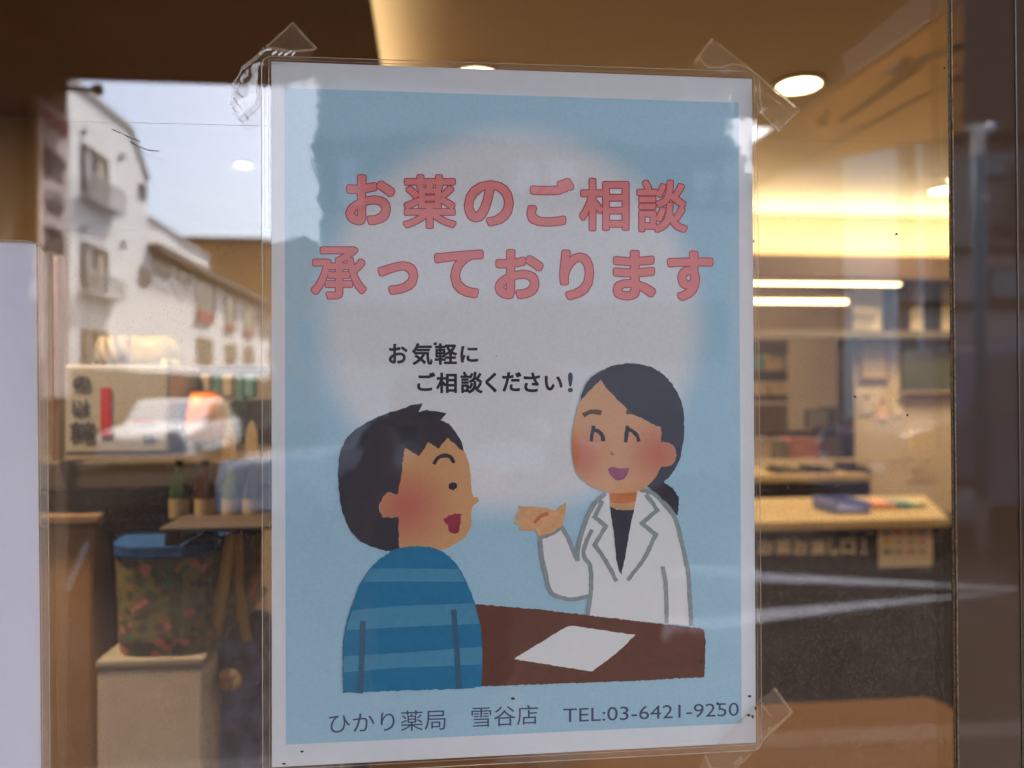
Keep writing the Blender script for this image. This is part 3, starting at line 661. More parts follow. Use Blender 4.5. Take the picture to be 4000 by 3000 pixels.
cols = [(.3, .3, .28), (.55, .14, .06), (.35, .22, .18), (.12, .17, .28), (.55, .35, .06), (.45, .38, .3), (.4, .33, .26), (.5, .25, .25), (.2, .22, .28), (.42, .36, .3), (.48, .3, .2), (.38, .32, .3)]
for i, c_ in enumerate(cols):
    r, q = divmod(i, 4); xx = x0 + (x1 - x0) * (.08 + .22 * q); zz = z1 - (z1 - z0) * (.12 + .22 * r)
    MB().box(xx, xx + (x1 - x0) * .15, y0 - .002, y0 - .0005, zz - (z1 - z0) * .13, zz).build('coloured_square', mat('chart_ink', c_, .7), ch_)
bp = empty('blue_tray', 'blue coin tray on the light wood service counter', 'tray', at(3330, 2005, 2.8))
x0, x1, y0, y1, z0, z1 = iface(3262, 1975, 3402, 2004, 2.75, .2)
MB().box(x0, x1, 2.75, 2.95, zc_t + .001, zc_t + .02).build('base', mat('tray_blue', (.12, .16, .42), .5), bp, .006)
MB().box(x0, x0 + .012, 2.75, 2.95, zc_t + .021, zc_t + .05).box(x1 - .012, x1, 2.75, 2.95, zc_t + .021, zc_t + .05).box(x0 + .013, x1 - .013, 2.94, 2.95, zc_t + .021, zc_t + .05).build('rim', mat('tray_rim', (.16, .2, .5), .5), bp)
for u0, u1, v0, col, lab in ((3425, 3500, 1960, (.62, .30, .22), 'salmon leaflet stack at the bright end of the service counter'), (3515, 3560, 1968, (.10, .26, .26), 'teal leaflet stack beside the salmon leaflets'), (3575, 3622, 1972, (.6, .5, .36), 'cream leaflet stack at the very end of the service counter')):
    x0, x1, y0, y1, z0, z1 = iface(u0, v0, u1, 2010, 2.85, .12)
    g = empty('leaflet_stack', lab, 'leaflets', ((x0 + x1) / 2, 2.85, zc_t))
    for k in range(4): MB().box(x0 + random.uniform(-.006, .006), x1 + random.uniform(-.006, .006), 2.85, 2.97, zc_t + .002 + k * .006, zc_t + .007 + k * .006).build('leaflet', mat('leaflet_paper', tuple(c * random.uniform(.8, 1.15) for c in col), .6), g)
mo = empty('monitor', 'black monitor on a stand in the dispensary opening beside the post', 'monitor', at(3235, 1700, 5.0))
x0, x1, y0, y1, z0, z1 = iface(3150, 1600, 3238, 1672, 5.0, .03)
MB().box(x0, x1, y0, y1, z0, z1).build('case', M['dark'], mo, .004)
MB().box(x0 + .01, x1 - .01, y0 - .002, y0 - .0005, z0 + .01, z1 - .01).build('screen', mat('screen_grey', (.25, .25, .22), .3, .5), mo)
MB().box((x0 + x1) / 2 - .02, (x0 + x1) / 2 + .02, y0 + .005, y1 - .004, z0 - .05, z0 - .001).build('stand', M['dark'], mo)
# orange bench close to the window
M['orangeseat'] = mat('orange_vinyl', (.135, .054, .002), .7, .1, (6, .1))
be = empty('waiting_bench', 'orange brown upholstered waiting bench just inside the window', 'bench', at(2400, 2900, .8))
zt_ = at(3300, 2700, 1.1).z
xL, xR = at(600, 2800, .8).x, at(3655, 2700, 1.1).x
MB().box(xL, xR, .62, 1.1, zt_ - .10, zt_).build('seat', M['orangeseat'], be, .045)
MB().box(xL, xR, .56, .615, zt_ - .5, zt_ + .0).build('front_cushion', mat('orange_vinyl_front', (.14, .056, .002), .7, .1, (6, .1)), be, .02)
MB().box(xL + .05, xR - .05, .62, 1.0, 0.05, zt_ - .105).build('base', M['brown'], be)
for x in (xL + .05, xR - .1):
    MB().box(x, x + .05, .64, .69, .0, .049).build('leg', M['dark'], be)
# left: display of goods near the window
ds = empty('display_table', 'low grey brown display table inside the window left of the poster', 'table', at(600, 1800, .55))
zt_ = at(600, 1765, .55).z
xa, xb = at(140, 1765, .5).x, at(1500, 1765, .5).x
MB().box(xa, xb, .45, .95, zt_ - .03, zt_).build('top', mat('table_top', (.10, .075, .055), .5, .4, (9, .1)), ds, .004)
MB().box(xa + .01, xb, .47, .93, at(600, 2052, .5).z, zt_ - .034).build('apron', M['brown'], ds)
for x in (xa + .03, xb - .1):
    for y in (.5, .86): MB().box(x, x + .05, y, y + .05, 0, at(600, 2052, .5).z - .002).build('leg', M['brown'], ds)
MB().box(*iface(203, 1000, 236, 1800, .44, .012)).build('upright', mat('upright_wood', (.20, .105, .05), .5, .3, (9, .15)), ds, .002)
# printed carton with vertical lettering
cb_ = empty('gift_carton', 'pale gift carton with black vertical lettering and a red strip', 'box', at(440, 1750, .52))
x0, x1, y0, y1, z0, z1 = iface(236, 1425, 660, 1738, .52, .12)
MB().box(x0, x1, y0, y1, zt_ + .001, z1).build('body', mat('carton_grey', (.42, .40, .37), .6, .3, (30, .05)), cb_, .003)
lt = MB()
for ch, u0, v0, u1, v1 in (('の', 290, 1468, 345, 1525), ('以', 284, 1560, 345, 1620), ('館', 276, 1645, 364, 1722)):
    bold_at(lt, ch, (u0 - 6, v0, u1 + 8, v1), .519, 2.2, .0001)
lt.build('lettering', mat('carton_ink', (.03, .03, .035), .6), cb_)
MB().box(*iface(392, 1515, 434, 1705, .5185, .001)).build('red_strip', mat('carton_red', (.50, .012, .03), .6, .3, (60, .2)), cb_)
MB().box(*iface(520, 1638, 595, 1655, .5185, .001)).build('red_caption', mat('caption_red', (.5, .12, .12), .6), cb_)
MB().box(*iface(556, 1700, 602, 1716, .5185, .001)).build('dark_caption', mat('caption_dark', (.12, .12, .12), .6), cb_)
# orange lantern shaped bag
def bag(name, label, cat, u0, v0, u1, v1, y, col, seal=True, emit=None):
    x0, x1, y0, y1, z0, z1 = iface(u0, v0, u1, v1, y, .05)
    g = empty(name, label, cat, ((x0 + x1) / 2, y, z0)); cx = (x0 + x1) / 2; hw = (x1 - x0) / 2; h = z1 - z0
    b = MB(); n = 20; prof = [(.55, 0), (.92, .08), (1.0, .3), (.97, .6), (.8, .85), (.6, .95)]
    for r, t in prof:
        for j in range(n):
            q = 2 * math.pi * j / n; cr_ = 1 + .07 * math.sin(3 * q + 9 * t) + random.uniform(-.09, .09); b.v.append((cx + hw * r * math.cos(q) * cr_, y + .03 * r * math.sin(q) * cr_, z0 + h * (t + random.uniform(-.025, .025))))
    for k in range(len(prof) - 1):
        for j in range(n): b.f.append((k * n + j, k * n + (j + 1) % n, (k + 1) * n + (j + 1) % n, (k + 1) * n + j))
    b.f.append(tuple(range(n))[::-1]); b.f.append(tuple((len(prof) - 1) * n + j for j in range(n)))
    bm_t = mat('bag', col, .45, .35, (25, .3), emit=emit)
    if 'striped' in label:
        t = bm_t.node_tree; wv = t.nodes.new('ShaderNodeTexWave'); wv.inputs['Scale'].default_value = 28; wv.inputs['Distortion'].default_value = .6
        gg = t.nodes.new('ShaderNodeNewGeometry'); rt = t.nodes.new('ShaderNodeMapping'); rt.inputs['Rotation'].default_value = (0, .35, 0)
        t.links.new(gg.outputs['Position'], rt.inputs['Vector']); t.links.new(rt.outputs[0], wv.inputs['Vector'])
        mx = t.nodes.new('ShaderNodeMix'); mx.data_type = 'RGBA'; mx.inputs[6].default_value = tuple(c * .35 for c in col) + (1,); mx.inputs[7].default_value = tuple(min(.8, c * 1.9) for c in col) + (1,)
        t.links.new(wv.outputs['Fac'], mx.inputs['Factor']); t.links.new(mx.outputs[2], t.nodes['Principled BSDF'].inputs['Base Color'])
    b.build('body', bm_t, g, smooth=True)
    if seal: MB().box(cx - hw * .62, cx + hw * .62, y - .004, y + .004, z0 + h * .951, z1).build('seal', mat('bag_seal', tuple(c * .7 for c in col), .4), g)
    return g
bag('sweet_bag', 'glossy orange sweet bag shining beside the gift carton', 'bag', 722, 1530, 880, 1722, .56, (.88, .24, .008))
bag('sweet_bag', 'pale pink sweet bag squeezed between carton and orange bag', 'bag', 640, 1580, 735, 1745, .6, (.55, .36, .25))
bag('sweet_bag', 'blue and white striped bag leaning behind the gift carton', 'bag', 560, 1440, 690, 1620, .66, (.22, .25, .33))
bag('sweet_bag', 'green topped yellow bag standing behind the striped bag', 'bag', 630, 1400, 700, 1500, .7, (.30, .27, .06))
bag('sweet_bag', 'yellow rounded bag glowing on top of the display', 'bag', 480, 1310, 700, 1440, .8, (.42, .30, .05))
bag('sweet_bag', 'ochre striped bag at the far end of the display', 'bag', 375, 1310, 520, 1440, .78, (.30, .22, .11))
for i, (u, lab) in enumerate(((750, 'left'), (838, 'middle'), (925, 'right'))):
    x0, x1, y0, y1, z0, z1 = iface(u, 1462, u + 70, 1555, .62, .02)
    g = empty('hanging_packet', {'left': 'teal edged cream packet hanging nearest the carton', 'middle': 'cream packet hanging between two teal packets', 'right': 'teal packet hanging next to the poster edge'}[lab], 'packet', ((x0 + x1) / 2, .62, z1), 'packets hanging on the display rail')
    MB().box(x0 + .008, x1, y0, y1, z0, z1).build('pack', mat('pack_cream', (.5, .42, .28) if i < 2 else (.12, .3, .27), .5, .4, (20, .1)), g, .003)
    MB().box(x0, x0 + .0075, y0 - .001, y1, z0 - .004, z1).build('edge_band', mat('pack_teal', (.08, .22, .20), .5), g)
x0, x1, y0, y1, z0, z1 = iface(735, 1425, 1300, 1460, .63, .02)
dr = empty('display_rail', 'dark display rail above the hanging packets', 'rail', ((x0 + x1) / 2, .63, z0))
MB().box(x0, x1, y0, y1, z0, z1).build('bar', mat('rail_dark', (.05, .035, .045), .4, .4, (15, .4)), dr, .003)
MB().box(x0 + .01, x0 + .02, y1 + .001, .7, zt_, z1).box(x1 - .03, x1 - .02, y1 + .001, .7, zt_, z1).build('support', M['dark'], dr)
x0, x1, y0, y1, z0, z1 = iface(900, 1560, 1300, 1690, .66, .1)
db = empty('dark_carton', 'dark brown carton under the hanging packets', 'box', ((x0 + x1) / 2, .66, zt_))
MB().box(x0, x1, y0, y1, zt_ + .001, z1).build('body', mat('carton_dark', (.07, .05, .02), .4, .4, (18, .4)), db, .004)
MB().box(x0, x0 + .02, y0 - .002, y0 - .0005, zt_ + .01, z1 - .006).build('teal_label', mat('label_teal', (.07, .18, .15), .5), db)
for u, lab in ((868, 'cream pointed card nearest the orange bag'), (955, 'cream pointed card nearest the poster')):
    pts = [at(a, b, .44) for a, b in ((u, 1790), (u + 4, 1690), (u + 16, 1655), (u + 26, 1640), (u + 36, 1655), (u + 48, 1690), (u + 52, 1790))]
    o = MB().prism(pts, (0, .003, 0)).build('pointed_card', mat('card_cream', (.62, .46, .26), .6, .3, (40, .1)))
    tag(o, lab, 'card', 'pointed cards along the table edge')
# basket with a flowered cloth and blue rim on a pale pedestal
ba = empty('flowered_basket', 'basket covered in dark flowered cloth with a blue rim', 'basket', at(600, 2560, .55))
x0, x1, y0, y1, z0, z1 = iface(380, 2130, 850, 2565, .40, .3)
b = MB(); n = 32
prof = [(.97, 0), (.99, .12), (1.0, .5), (1.02, .88)]
cx, hw, h = (x0 + x1) / 2, (x1 - x0) / 2, z1 - z0
def bask(prof, m, name, off=0):
    b = MB()
    for r, t in prof:
        for j in range(n):
            q = 2 * math.pi * j / n; ex = abs(math.cos(q)) ** .55 * (1 if math.cos(q) > 0 else -1); ey = abs(math.sin(q)) ** .55 * (1 if math.sin(q) > 0 else -1)
            b.v.append((cx + (hw * r + off) * ex, .52 + (.12 * r + off) * ey, z0 + h * t))
    for k in range(len(prof) - 1):
        for j in range(n): b.f.append((k * n + j, k * n + (j + 1) % n, (k + 1) * n + (j + 1) % n, (k + 1) * n + j))
    b.f.append(tuple(range(n))[::-1]); b.f.append(tuple((len(prof) - 1) * n + j for j in range(n)))
    return b.build(name, m, ba, smooth=False)
fm = bpy.data.materials.new('flowered_cloth'); fm.use_nodes = True; t = fm.node_tree; pb_ = t.nodes['Principled BSDF']; pb_.inputs['Roughness'].default_value = .8
geo = t.nodes.new('ShaderNodeNewGeometry'); vo = t.nodes.new('ShaderNodeTexVoronoi'); vo.inputs['Scale'].default_value = 135
t.links.new(geo.outputs['Position'], vo.inputs['Vector'])
r1 = t.nodes.new('ShaderNodeValToRGB'); t.links.new(vo.outputs['Color'], r1.inputs[0])
r1.color_ramp.interpolation = 'CONSTANT'
els = [(0, (.09, .085, .06)), (.30, (.20, .17, .07)), (.52, (.08, .13, .055)), (.66, (.60, .18, .17)), (.74, (.13, .09, .07)), (.86, (.33, .17, .06)), (.94, (.30, .25, .22))]
r1.color_ramp.elements[0].color = els[0][1] + (1,); r1.color_ramp.elements[1].position = els[1][0]; r1.color_ramp.elements[1].color = els[1][1] + (1,)
for pos, c_ in els[2:]:
    e_ = r1.color_ramp.elements.new(pos); e_.color = c_ + (1,)
t.links.new(r1.outputs[0], pb_.inputs['Base Color'])
bask(prof, fm, 'cloth')
bask([(1.03, .885), (1.04, .90), (1.04, .99), (1.0, 1.0)], mat('rim_blue', (.022, .075, .24), .8, .1, (30, .2)), 'rim')
MB().lathe((cx, .52, z1 + .0008), [(hw * .55, 0), (hw * .55, .0015)], 28).build('inside', M['dark'], ba)  # dark disc on the closed top stands in for the shaded opening
MB().tube([Vector((cx - hw * .96, .5, z1 - .01)), Vector((cx - hw * .3, .56, z1 + .02)), Vector((cx + hw * .3, .56, z1 + .022)), Vector((cx + hw * .96, .5, z1 - .01))], .006, 8).build('handle', mat('handle_dark', (.04, .03, .04), .5), ba)
pd = empty('pale_pedestal', 'pale grey cardboard pedestal under the flowered basket', 'pedestal', at(600, 3000, .5))
x0, x1, y0, y1, z0, z1 = iface(375, 2572, 800, 3300, .40, .26)
MB().box(x0, x1, y0, y1, 0.012, z0 + (z1 - z0) * .94).build('body', mat('pedestal_grey', (.68, .57, .46), .7, .2, (60, .08)), pd, .004)
MB().box(x0 - .001, x1 + .001, y0 - .001, y1, z0 + (z1 - z0) * .942, z1).build('top', mat('pedestal_top_shade', (.30, .26, .21), .6), pd, .003)  # top band darkened in colour to stand for the shade there
MB().box(x0 - .006, x1 + .006, y0 - .004, y1, 0, .011).build('plinth', M['brown'], pd)
cbn = empty('side_cabinet', 'warm brown wooden cabinet between the blank sheet and the flowered basket', 'cabinet', at(300, 3000, .5))
x0, x1, y0, y1, z0, z1 = iface(-500, 2060, 366, 2600, .455, .4)
M['cab'] = mat('cabinet_wood', (.36, .21, .10), .55, .3, (6, .15))
MB().box(x0, x1, y0, y1, .05, z1).build('body', M['cab'], cbn, .004)
MB().box(x0, x1 + .01, y0 - .008, y1, z1 + .001, z1 + .012).build('top', mat('cabinet_top', (.24, .145, .08), .5, .3, (6, .1)), cbn, .003)
MB().box(x0 + .02, x1 - .02, y0 + .02, y1, 0, .049).build('plinth', M['dark'], cbn)
# blue patterned tote with a yellow strap
to = empty('tote_bag', 'blue grey patterned tote bag with a yellow strap hanging by the poster', 'bag', at(920, 2900, .6))
pts = [at(u, v, .45) for u, v in ((812, 2520), (850, 2480), (985, 2500), (1020, 2600), (1045, 2850), (1030, 3100), (820, 3100), (800, 2800))]
bm2 = mat('tote_blue', (.13, .14, .26), .8, .2, (55, .75)); MB().prism(pts, (0, .10, 0)).build('body', bm2, to, .012)
MB().tube([at(840, 2500, .44), at(868, 2300, .40), at(905, 2090, .40), at(925, 2085, .42), at(930, 2300, .44), at(960, 2500, .445)], .0055, 8).build('strap', mat('strap_yellow', (.48, .27, .05), .6), to)
p = at(908, 2640, .435); MB().lathe(p, [(.004, -.012), (.011, -.01), (.011, .01), (.004, .012)], 12, 'y').build('clasp', mat('brass', (.7, .45, .2), .25, .5, metal=.9), to)
# dark bottles and plants between table and basket
for i, (u, lab, col) in enumerate(((700, 'green glass bottle nearest the flowered basket', (.03, .06, .02)), (800, 'dark brown bottle between two green bottles', (.05, .02, .012)), (905, 'pale green bottle beside the tall dark bottle', (.10, .13, .05)), (985, 'dark bottle nearest the poster edge', (.02, .018, .012)))):
    x0, x1, y0, y1, z0, z1 = iface(u - 38, 1800, u + 38, 2050, .43, .02)
    g = empty('bottle', lab, 'bottle', ((x0 + x1) / 2, .43, z0), 'bottles on the low rack')
    r = (x1 - x0) / 2; hh = z1 - z0; c = Vector(((x0 + x1) / 2, .43, z0))
    MB().lathe(c, [(r * .9, 0), (r, .01), (r, hh * .55), (r * .5, hh * .75), (r * .35, hh * .8), (r * .35, hh * .93)], 20).build('glass_body', mat('bottle_glass', col, .15, .5), g, smooth=True)
    MB().lathe(c + Vector((0, 0, hh * .932)), [(r * .4, 0), (r * .4, hh * .07)], 14).build('cap', M['dark'], g)
    MB().lathe(c + Vector((0, 0, hh * .12)), [(r * 1.01, 0), (r * 1.01, hh * .3)], 20).build('label_band', mat('bottle_label', (.4, .3, .16), .6, .3, (30, .4)), g)
rk = empty('low_rack', 'low grey rack under the bottles left of the poster', 'rack', at(850, 2070, .43))
x0, x1, y0, y1, z0, z1 = iface(620, 2052, 1350, 2072, .36, .1)
MB().box(x0, x1, y0, .444, z0, z1).build('board', mat('rack_grey', (.085, .065, .06), .5), rk, .002)
MB().box(x1 - .02, x1 - .008, .38, .392, 0, z0 - .001).build('leg', M['dark'], rk)
MB().box(x0 + .005, x0 + .017, .36, .468, z0 - .012, z0 - .001).build('bracket', M['dark'], rk)
# dark left interior screen (tan side panel near the glass)
sp = empty('tan_partition', 'tan partition panel at the far side of the shop behind the left sheet', 'partition', (-2.3, 2.4, 0))
MB().box(at(-900, 1500, 2.4).x, at(135, 1500, 2.4).x, 2.4, 2.45, .06, at(60, 330, 2.4).z).build('panel', M['walld'], sp)
MB().box(at(-900, 1500, 2.4).x, at(135, 1500, 2.4).x, 2.38, 2.47, 0, .059).build('base_rail', M['brown'], sp)
# ================================================================== LAMINATED POSTERS
def PP(u, v, layer): return at(u, v, -(.0010 + layer * .00006))
M['paper'] = mat('white_paper', (.64, .65, .67), .75, .2, (220, .02))
film = clear_sheet('laminate_film', .053, .004, [(300, .0022), (90, .004), (16, .006)], haze=.035, hazecol=(.8, .8, .82))
filmedge = mat('laminate_edge', (.45, .37, .27), .3, .6)
def resample(pts, closed=True, step=9, jit=0, sharp=.9, smooth=True):
    pts = [Vector((p[0], p[1])) for p in pts]; n = len(pts); out = []
    def tang(i):
        if not closed and (i == 0 or i == n - 1): return Vector((0, 0))
        a, b = pts[i] - pts[i - 1], pts[(i + 1) % n] - pts[i]
        if a.length < 1e-6 or b.length < 1e-6 or not smooth: return Vector((0, 0))
        if a.normalized().dot(b.normalized()) < math.cos(sharp): return Vector((0, 0))
        return (pts[(i + 1) % n] - pts[i - 1]) * .5
    for i in range(n if closed else n - 1):
        p, q = pts[i], pts[(i + 1) % n]; m0, m1 = tang(i), tang((i + 1) % n); L = (q - p).length
        if m0.length == 0 and m1.length == 0: m0 = m1 = q - p
        elif m0.length == 0: m0 = (q - p) * 1.0
        elif m1.length == 0: m1 = (q - p) * 1.0
        m0 = m0.normalized() * L; m1 = m1.normalized() * L
        k = max(1, int(L / step))
        for j in range(k):
            t = j / k; t2, t3 = t * t, t ** 3
            out.append(p * (2 * t3 - 3 * t2 + 1) + m0 * (t3 - 2 * t2 + t) + q * (-2 * t3 + 3 * t2) + m1 * (t3 - t2))
    if not closed: out.append(pts[-1])
    if jit: out = [p + Vector((random.uniform(-jit, jit), random.uniform(-jit, jit))) for p in out]
    return out
def fill(name, pts, layer, m, parent, jit=2.2, smooth=True, label=None):
    q = resample(pts, True, 9, jit, smooth=smooth)
    v3 = [PP(p.x, p.y, layer) for p in q]
    tri = tessellate_polygon([[Vector((p.x, p.y, 0)) for p in q]])
    return link(name, mesh(name, v3, [tuple(t) for t in tri]), m, parent)
def ribbon(mb, pts, width, layer, jit=1.6):
    layer = layer + len(mb.f) * .002
    q = resample(pts, False, 9, 0)
    q[0] = q[0] - (q[1] - q[0]).normalized() * width * .4; q[-1] = q[-1] + (q[-1] - q[-2]).normalized() * width * .4
    L, R = [], []
    for i, p in enumerate(q):
        d = (q[min(i + 1, len(q) - 1)] - q[max(i - 1, 0)]).normalized(); nrm = Vector((-d.y, d.x)) * width / 2
        j = lambda: Vector((random.uniform(-jit, jit), random.uniform(-jit, jit)))
        L.append(p + nrm + j()); R.append(p - nrm + j())
    i0 = len(mb.v)
    for l_, r_ in zip(L, R): mb.v += [PP(l_.x, l_.y, layer), PP(r_.x, r_.y, layer)]
    for k in range(len(L) - 1): mb.f.append((i0 + 2 * k, i0 + 2 * k + 1, i0 + 2 * k + 3, i0 + 2 * k + 2))
def sheet(name, q, y, m, parent, thick=.0004):
    pts = [Vector((p.x, y, p.z)) for p in q]
    return MB().prism(pts, (0, thick, 0)).build(name, m, parent)
def rounded(tl, tr, br, bl, r, n=6):
    pts = [tl, tr, br, bl]; out = []
    for i in range(4):
        p, a, b = pts[i], pts[i - 1], pts[(i + 1) % 4]; da, db = (a - p).normalized(), (b - p).normalized(); c = p + (da + db) * r
        for k in range(n + 1):
            t = k / n * math.pi / 2; out.append(c - db * r * math.cos(t) - da * r * math.sin(t))
    return out
poster = empty('laminated_poster', 'laminated poster with pink Japanese title and two cartoon people, taped to the pane', 'poster', (.105, -.001, ZB))
pc = [at(u, v, -.001) for u, v in ((1060, 240), (2937, 308), (2953, 2900), (1062, 2997))]
paper = sheet('paper', pc, -.0010, M['paper'], poster, .0003)
# pouch
fo = rounded(*[at(u, v, -.0026) for u, v in ((1022, 218), (2957, 281), (2976, 2930), (1026, 3032))], .0042)
fl_ = MB(); fl_.v = [Vector((p.x, -.0026, p.z)) for p in fo]; fl_.f = [tuple(range(len(fo)))]
fl_.build('film', film, poster)
MB().tube([Vector((p.x, -.0026, p.z)) for p in fo], .00015, 6, True).build('film_edge', filmedge, poster)
inner = [at(u, v, -.0023) for u, v in ((1050, 231), (2944, 300), (2961, 2908), (1053, 3008))]
MB().tube(inner, .00016, 6, True).build('seal_line', mat('seal_line', (.42, .31, .19), .35, .5), poster)
# blue printed panel with its soft pale disc
def radial_mat(name, base, spots, rough=.7):
    m = mat(name, base, rough, .2); t = m.node_tree; b = t.nodes['Principled BSDF']
    g = t.nodes.new('ShaderNodeNewGeometry'); col = None
    for (c, r0, r1, sc, colr) in spots:
        s = t.nodes.new('ShaderNodeVectorMath'); s.operation = 'SUBTRACT'; s.inputs[1].default_value = tuple(c)
        t.links.new(g.outputs['Position'], s.inputs[0])
        k = t.nodes.new('ShaderNodeVectorMath'); k.operation = 'MULTIPLY'; k.inputs[1].default_value = (sc[0], 0, sc[1]); t.links.new(s.outputs[0], k.inputs[0])
        ln = t.nodes.new('ShaderNodeVectorMath'); ln.operation = 'LENGTH'; t.links.new(k.outputs[0], ln.inputs[0])
        r = t.nodes.new('ShaderNodeMapRange'); r.interpolation_type = 'SMOOTHSTEP'; r.inputs['From Min'].default_value = r0; r.inputs['From Max'].default_value = r1
        r.inputs['To Min'].default_value = 1; r.inputs['To Max'].default_value = 0; t.links.new(ln.outputs['Value'], r.inputs['Value'])
        mx = t.nodes.new('ShaderNodeMix'); mx.data_type = 'RGBA'
        t.links.new(r.outputs[0], mx.inputs['Factor'])
        if col is None: mx.inputs[6].default_value = tuple(base) + (1,)
        else: t.links.new(col, mx.inputs[6])
        mx.inputs[7].default_value = tuple(colr) + (1,); col = mx.outputs[2]
    n = t.nodes.new('ShaderNodeTexNoise'); n.inputs['Scale'].default_value = 700; n.inputs['Detail'].default_value = 3; t.links.new(g.outputs['Position'], n.inputs['Vector'])
    r = t.nodes.new('ShaderNodeMapRange'); r.inputs['To Min'].default_value = .9; r.inputs['To Max'].default_value = 1.1; t.links.new(n.outputs['Fac'], r.inputs['Value'])
    h = t.nodes.new('ShaderNodeHueSaturation'); t.links.new(col, h.inputs['Color']); t.links.new(r.outputs[0], h.inputs['Value']); t.links.new(h.outputs[0], b.inputs['Base Color'])
    return m
hc = at(2010, 1255, -.001); rad = (at(2750, 1255, -.001) - hc).length
blue_m = radial_mat('printed_blue', (.32, .50, .60), [(hc, rad * .86, rad * 1.07, (1, 1), (.64, .64, .645))])
fill('blue_panel', [(1230, 345), (2882, 401), (2895, 2826), (1118, 2908), (1118, 1700), (1224, 346)] if False else [(1112, 343), (2885, 401), (2897, 2826), (1117, 2909)], 1, blue_m, paper, 0, False)
def ink(name, col, am=.12): return mat(name, col, .7, .2, (380, am))
K = {'hair': ink('hair_ink', (.032, .027, .038)), 'shirt': ink('shirt_ink', (.008, .155, .30), .08), 'stripe': ink('stripe_ink', (.055, .23, .36), .08),
     'seam': ink('seam_ink', (.03, .10, .17)), 'mouth': ink('mouth_ink', (.26, .022, .045)), 'table': ink('table_ink', (.115, .035, .018)), 'white': ink('white_ink', (.66, .66, .65), .02),
     'line': ink('line_ink', (.24, .27, .27)), 'under': ink('under_ink', (.035, .034, .05)), 'neck': ink('neck_ink', (.52, .17, .055)), 'brow': ink('brow_ink', (.11, .05, .02)),
     'nose': ink('nose_ink', (.33, .08, .10)), 'mouth2': ink('mouth2_ink', (.30, .075, .14)), 'dark': ink('dark_ink', (.022, .016, .03)), 'navy': ink('navy_ink', (.05, .06, .12))}
def crop(ox, oy, s, pts): return [(ox + x * s, oy + y * s) for x, y in pts]
c1 = lambda *p: crop(1200, 1400, .42194, p)
c4 = lambda *p: crop(1200, 2000, .45198, p)
c3 = lambda *p: crop(1900, 1350, .45203, p)
c5 = lambda *p: crop(1900, 1850, .54259, p)
# --- man
ck = at(*c1((930, 1370))[0], -.001)
skin1 = radial_mat('skin_man', (.56, .29, .125), [(ck, 0, .024, (1, 1), (.46, .13, .085))])
man = fill('printed_man', c1((880, 840), (1000, 760), (1300, 700), (1400, 800), (1455, 865), (1495, 960), (1512, 1080), (1525, 1240), (1540, 1283)) + c1((1580, 1283), (1590, 1325), (1545, 1358), (1525, 1400), (1520, 1480)) + c4((1425, 70), (1408, 140), (1370, 210), (1290, 270), (1180, 325), (1000, 335), (790, 320), (780, 45)) + c1((700, 1475), (665, 1390), (690, 1300), (745, 1235), (835, 1230)), 3, skin1, paper, 1)
fill('hair', c1((1065, 420), (1030, 495), (1110, 480), (1190, 485), (1290, 505), (1235, 575), (1310, 605), (1380, 690), (1430, 780), (1455, 870), (1400, 825), (1300, 735), (1215, 835), (1125, 772), (1035, 905), (905, 828), (885, 950), (870, 1090), (850, 1190), (835, 1260), (745, 1235), (690, 1300), (665, 1390), (700, 1475), (845, 1470)) + c4((795, 310), (740, 340), (640, 325), (480, 265), (370, 160)) + c1((430, 1640), (345, 1480), (300, 1260), (288, 1000), (320, 830), (410, 690), (560, 590), (700, 520), (860, 472), (980, 430)), 4, K['hair'], man)
mb = MB(); ribbon(mb, c1((1180, 965), (1210, 920), (1265, 900), (1325, 912), (1355, 955)), 15, 5); mb.build('eyebrow', K['dark'], man)
fill('eye', c1((1310, 1165), (1345, 1145), (1385, 1160), (1390, 1195), (1350, 1222), (1310, 1205)), 5, K['dark'], man, 1)
fill('mouth', c1((1260, 1490), (1310, 1455), (1390, 1435), (1428, 1440), (1415, 1550), (1395, 1610), (1355, 1625), (1325, 1610), (1300, 1550)), 5, K['mouth'], man)
SHp = c4((310, 1565), (310, 1130), (340, 960), (390, 800), (450, 640), (550, 480), (680, 370), (800, 310), (950, 295), (1070, 305), (1180, 350), (1290, 450), (1370, 590), (1440, 760), (1490, 950), (1512, 1130), (1510, 1510), (1380, 1525), (800, 1545))
shirt = fill('shirt', SHp, 6, K['shirt'], man)
for q in (c4((545, 490), (800, 487), (1313, 495), (1368, 603), (800, 598), (478, 606)), c4((390, 850), (800, 812), (1440, 788), (1494, 965), (900, 990), (336, 1022)), c4((314, 1245), (700, 1225), (1511, 1165), (1511, 1318), (800, 1345), (313, 1385))):
    fill('stripe', q, 7, K['stripe'], shirt, 1.2, False)
mb = MB(); ribbon(mb, c4((480, 960), (472, 1250), (458, 1550)), 22, 8); ribbon(mb, c4((1265, 860), (1290, 1150), (1312, 1510)), 22, 8); mb.build('sleeve_line', K['seam'], shirt)
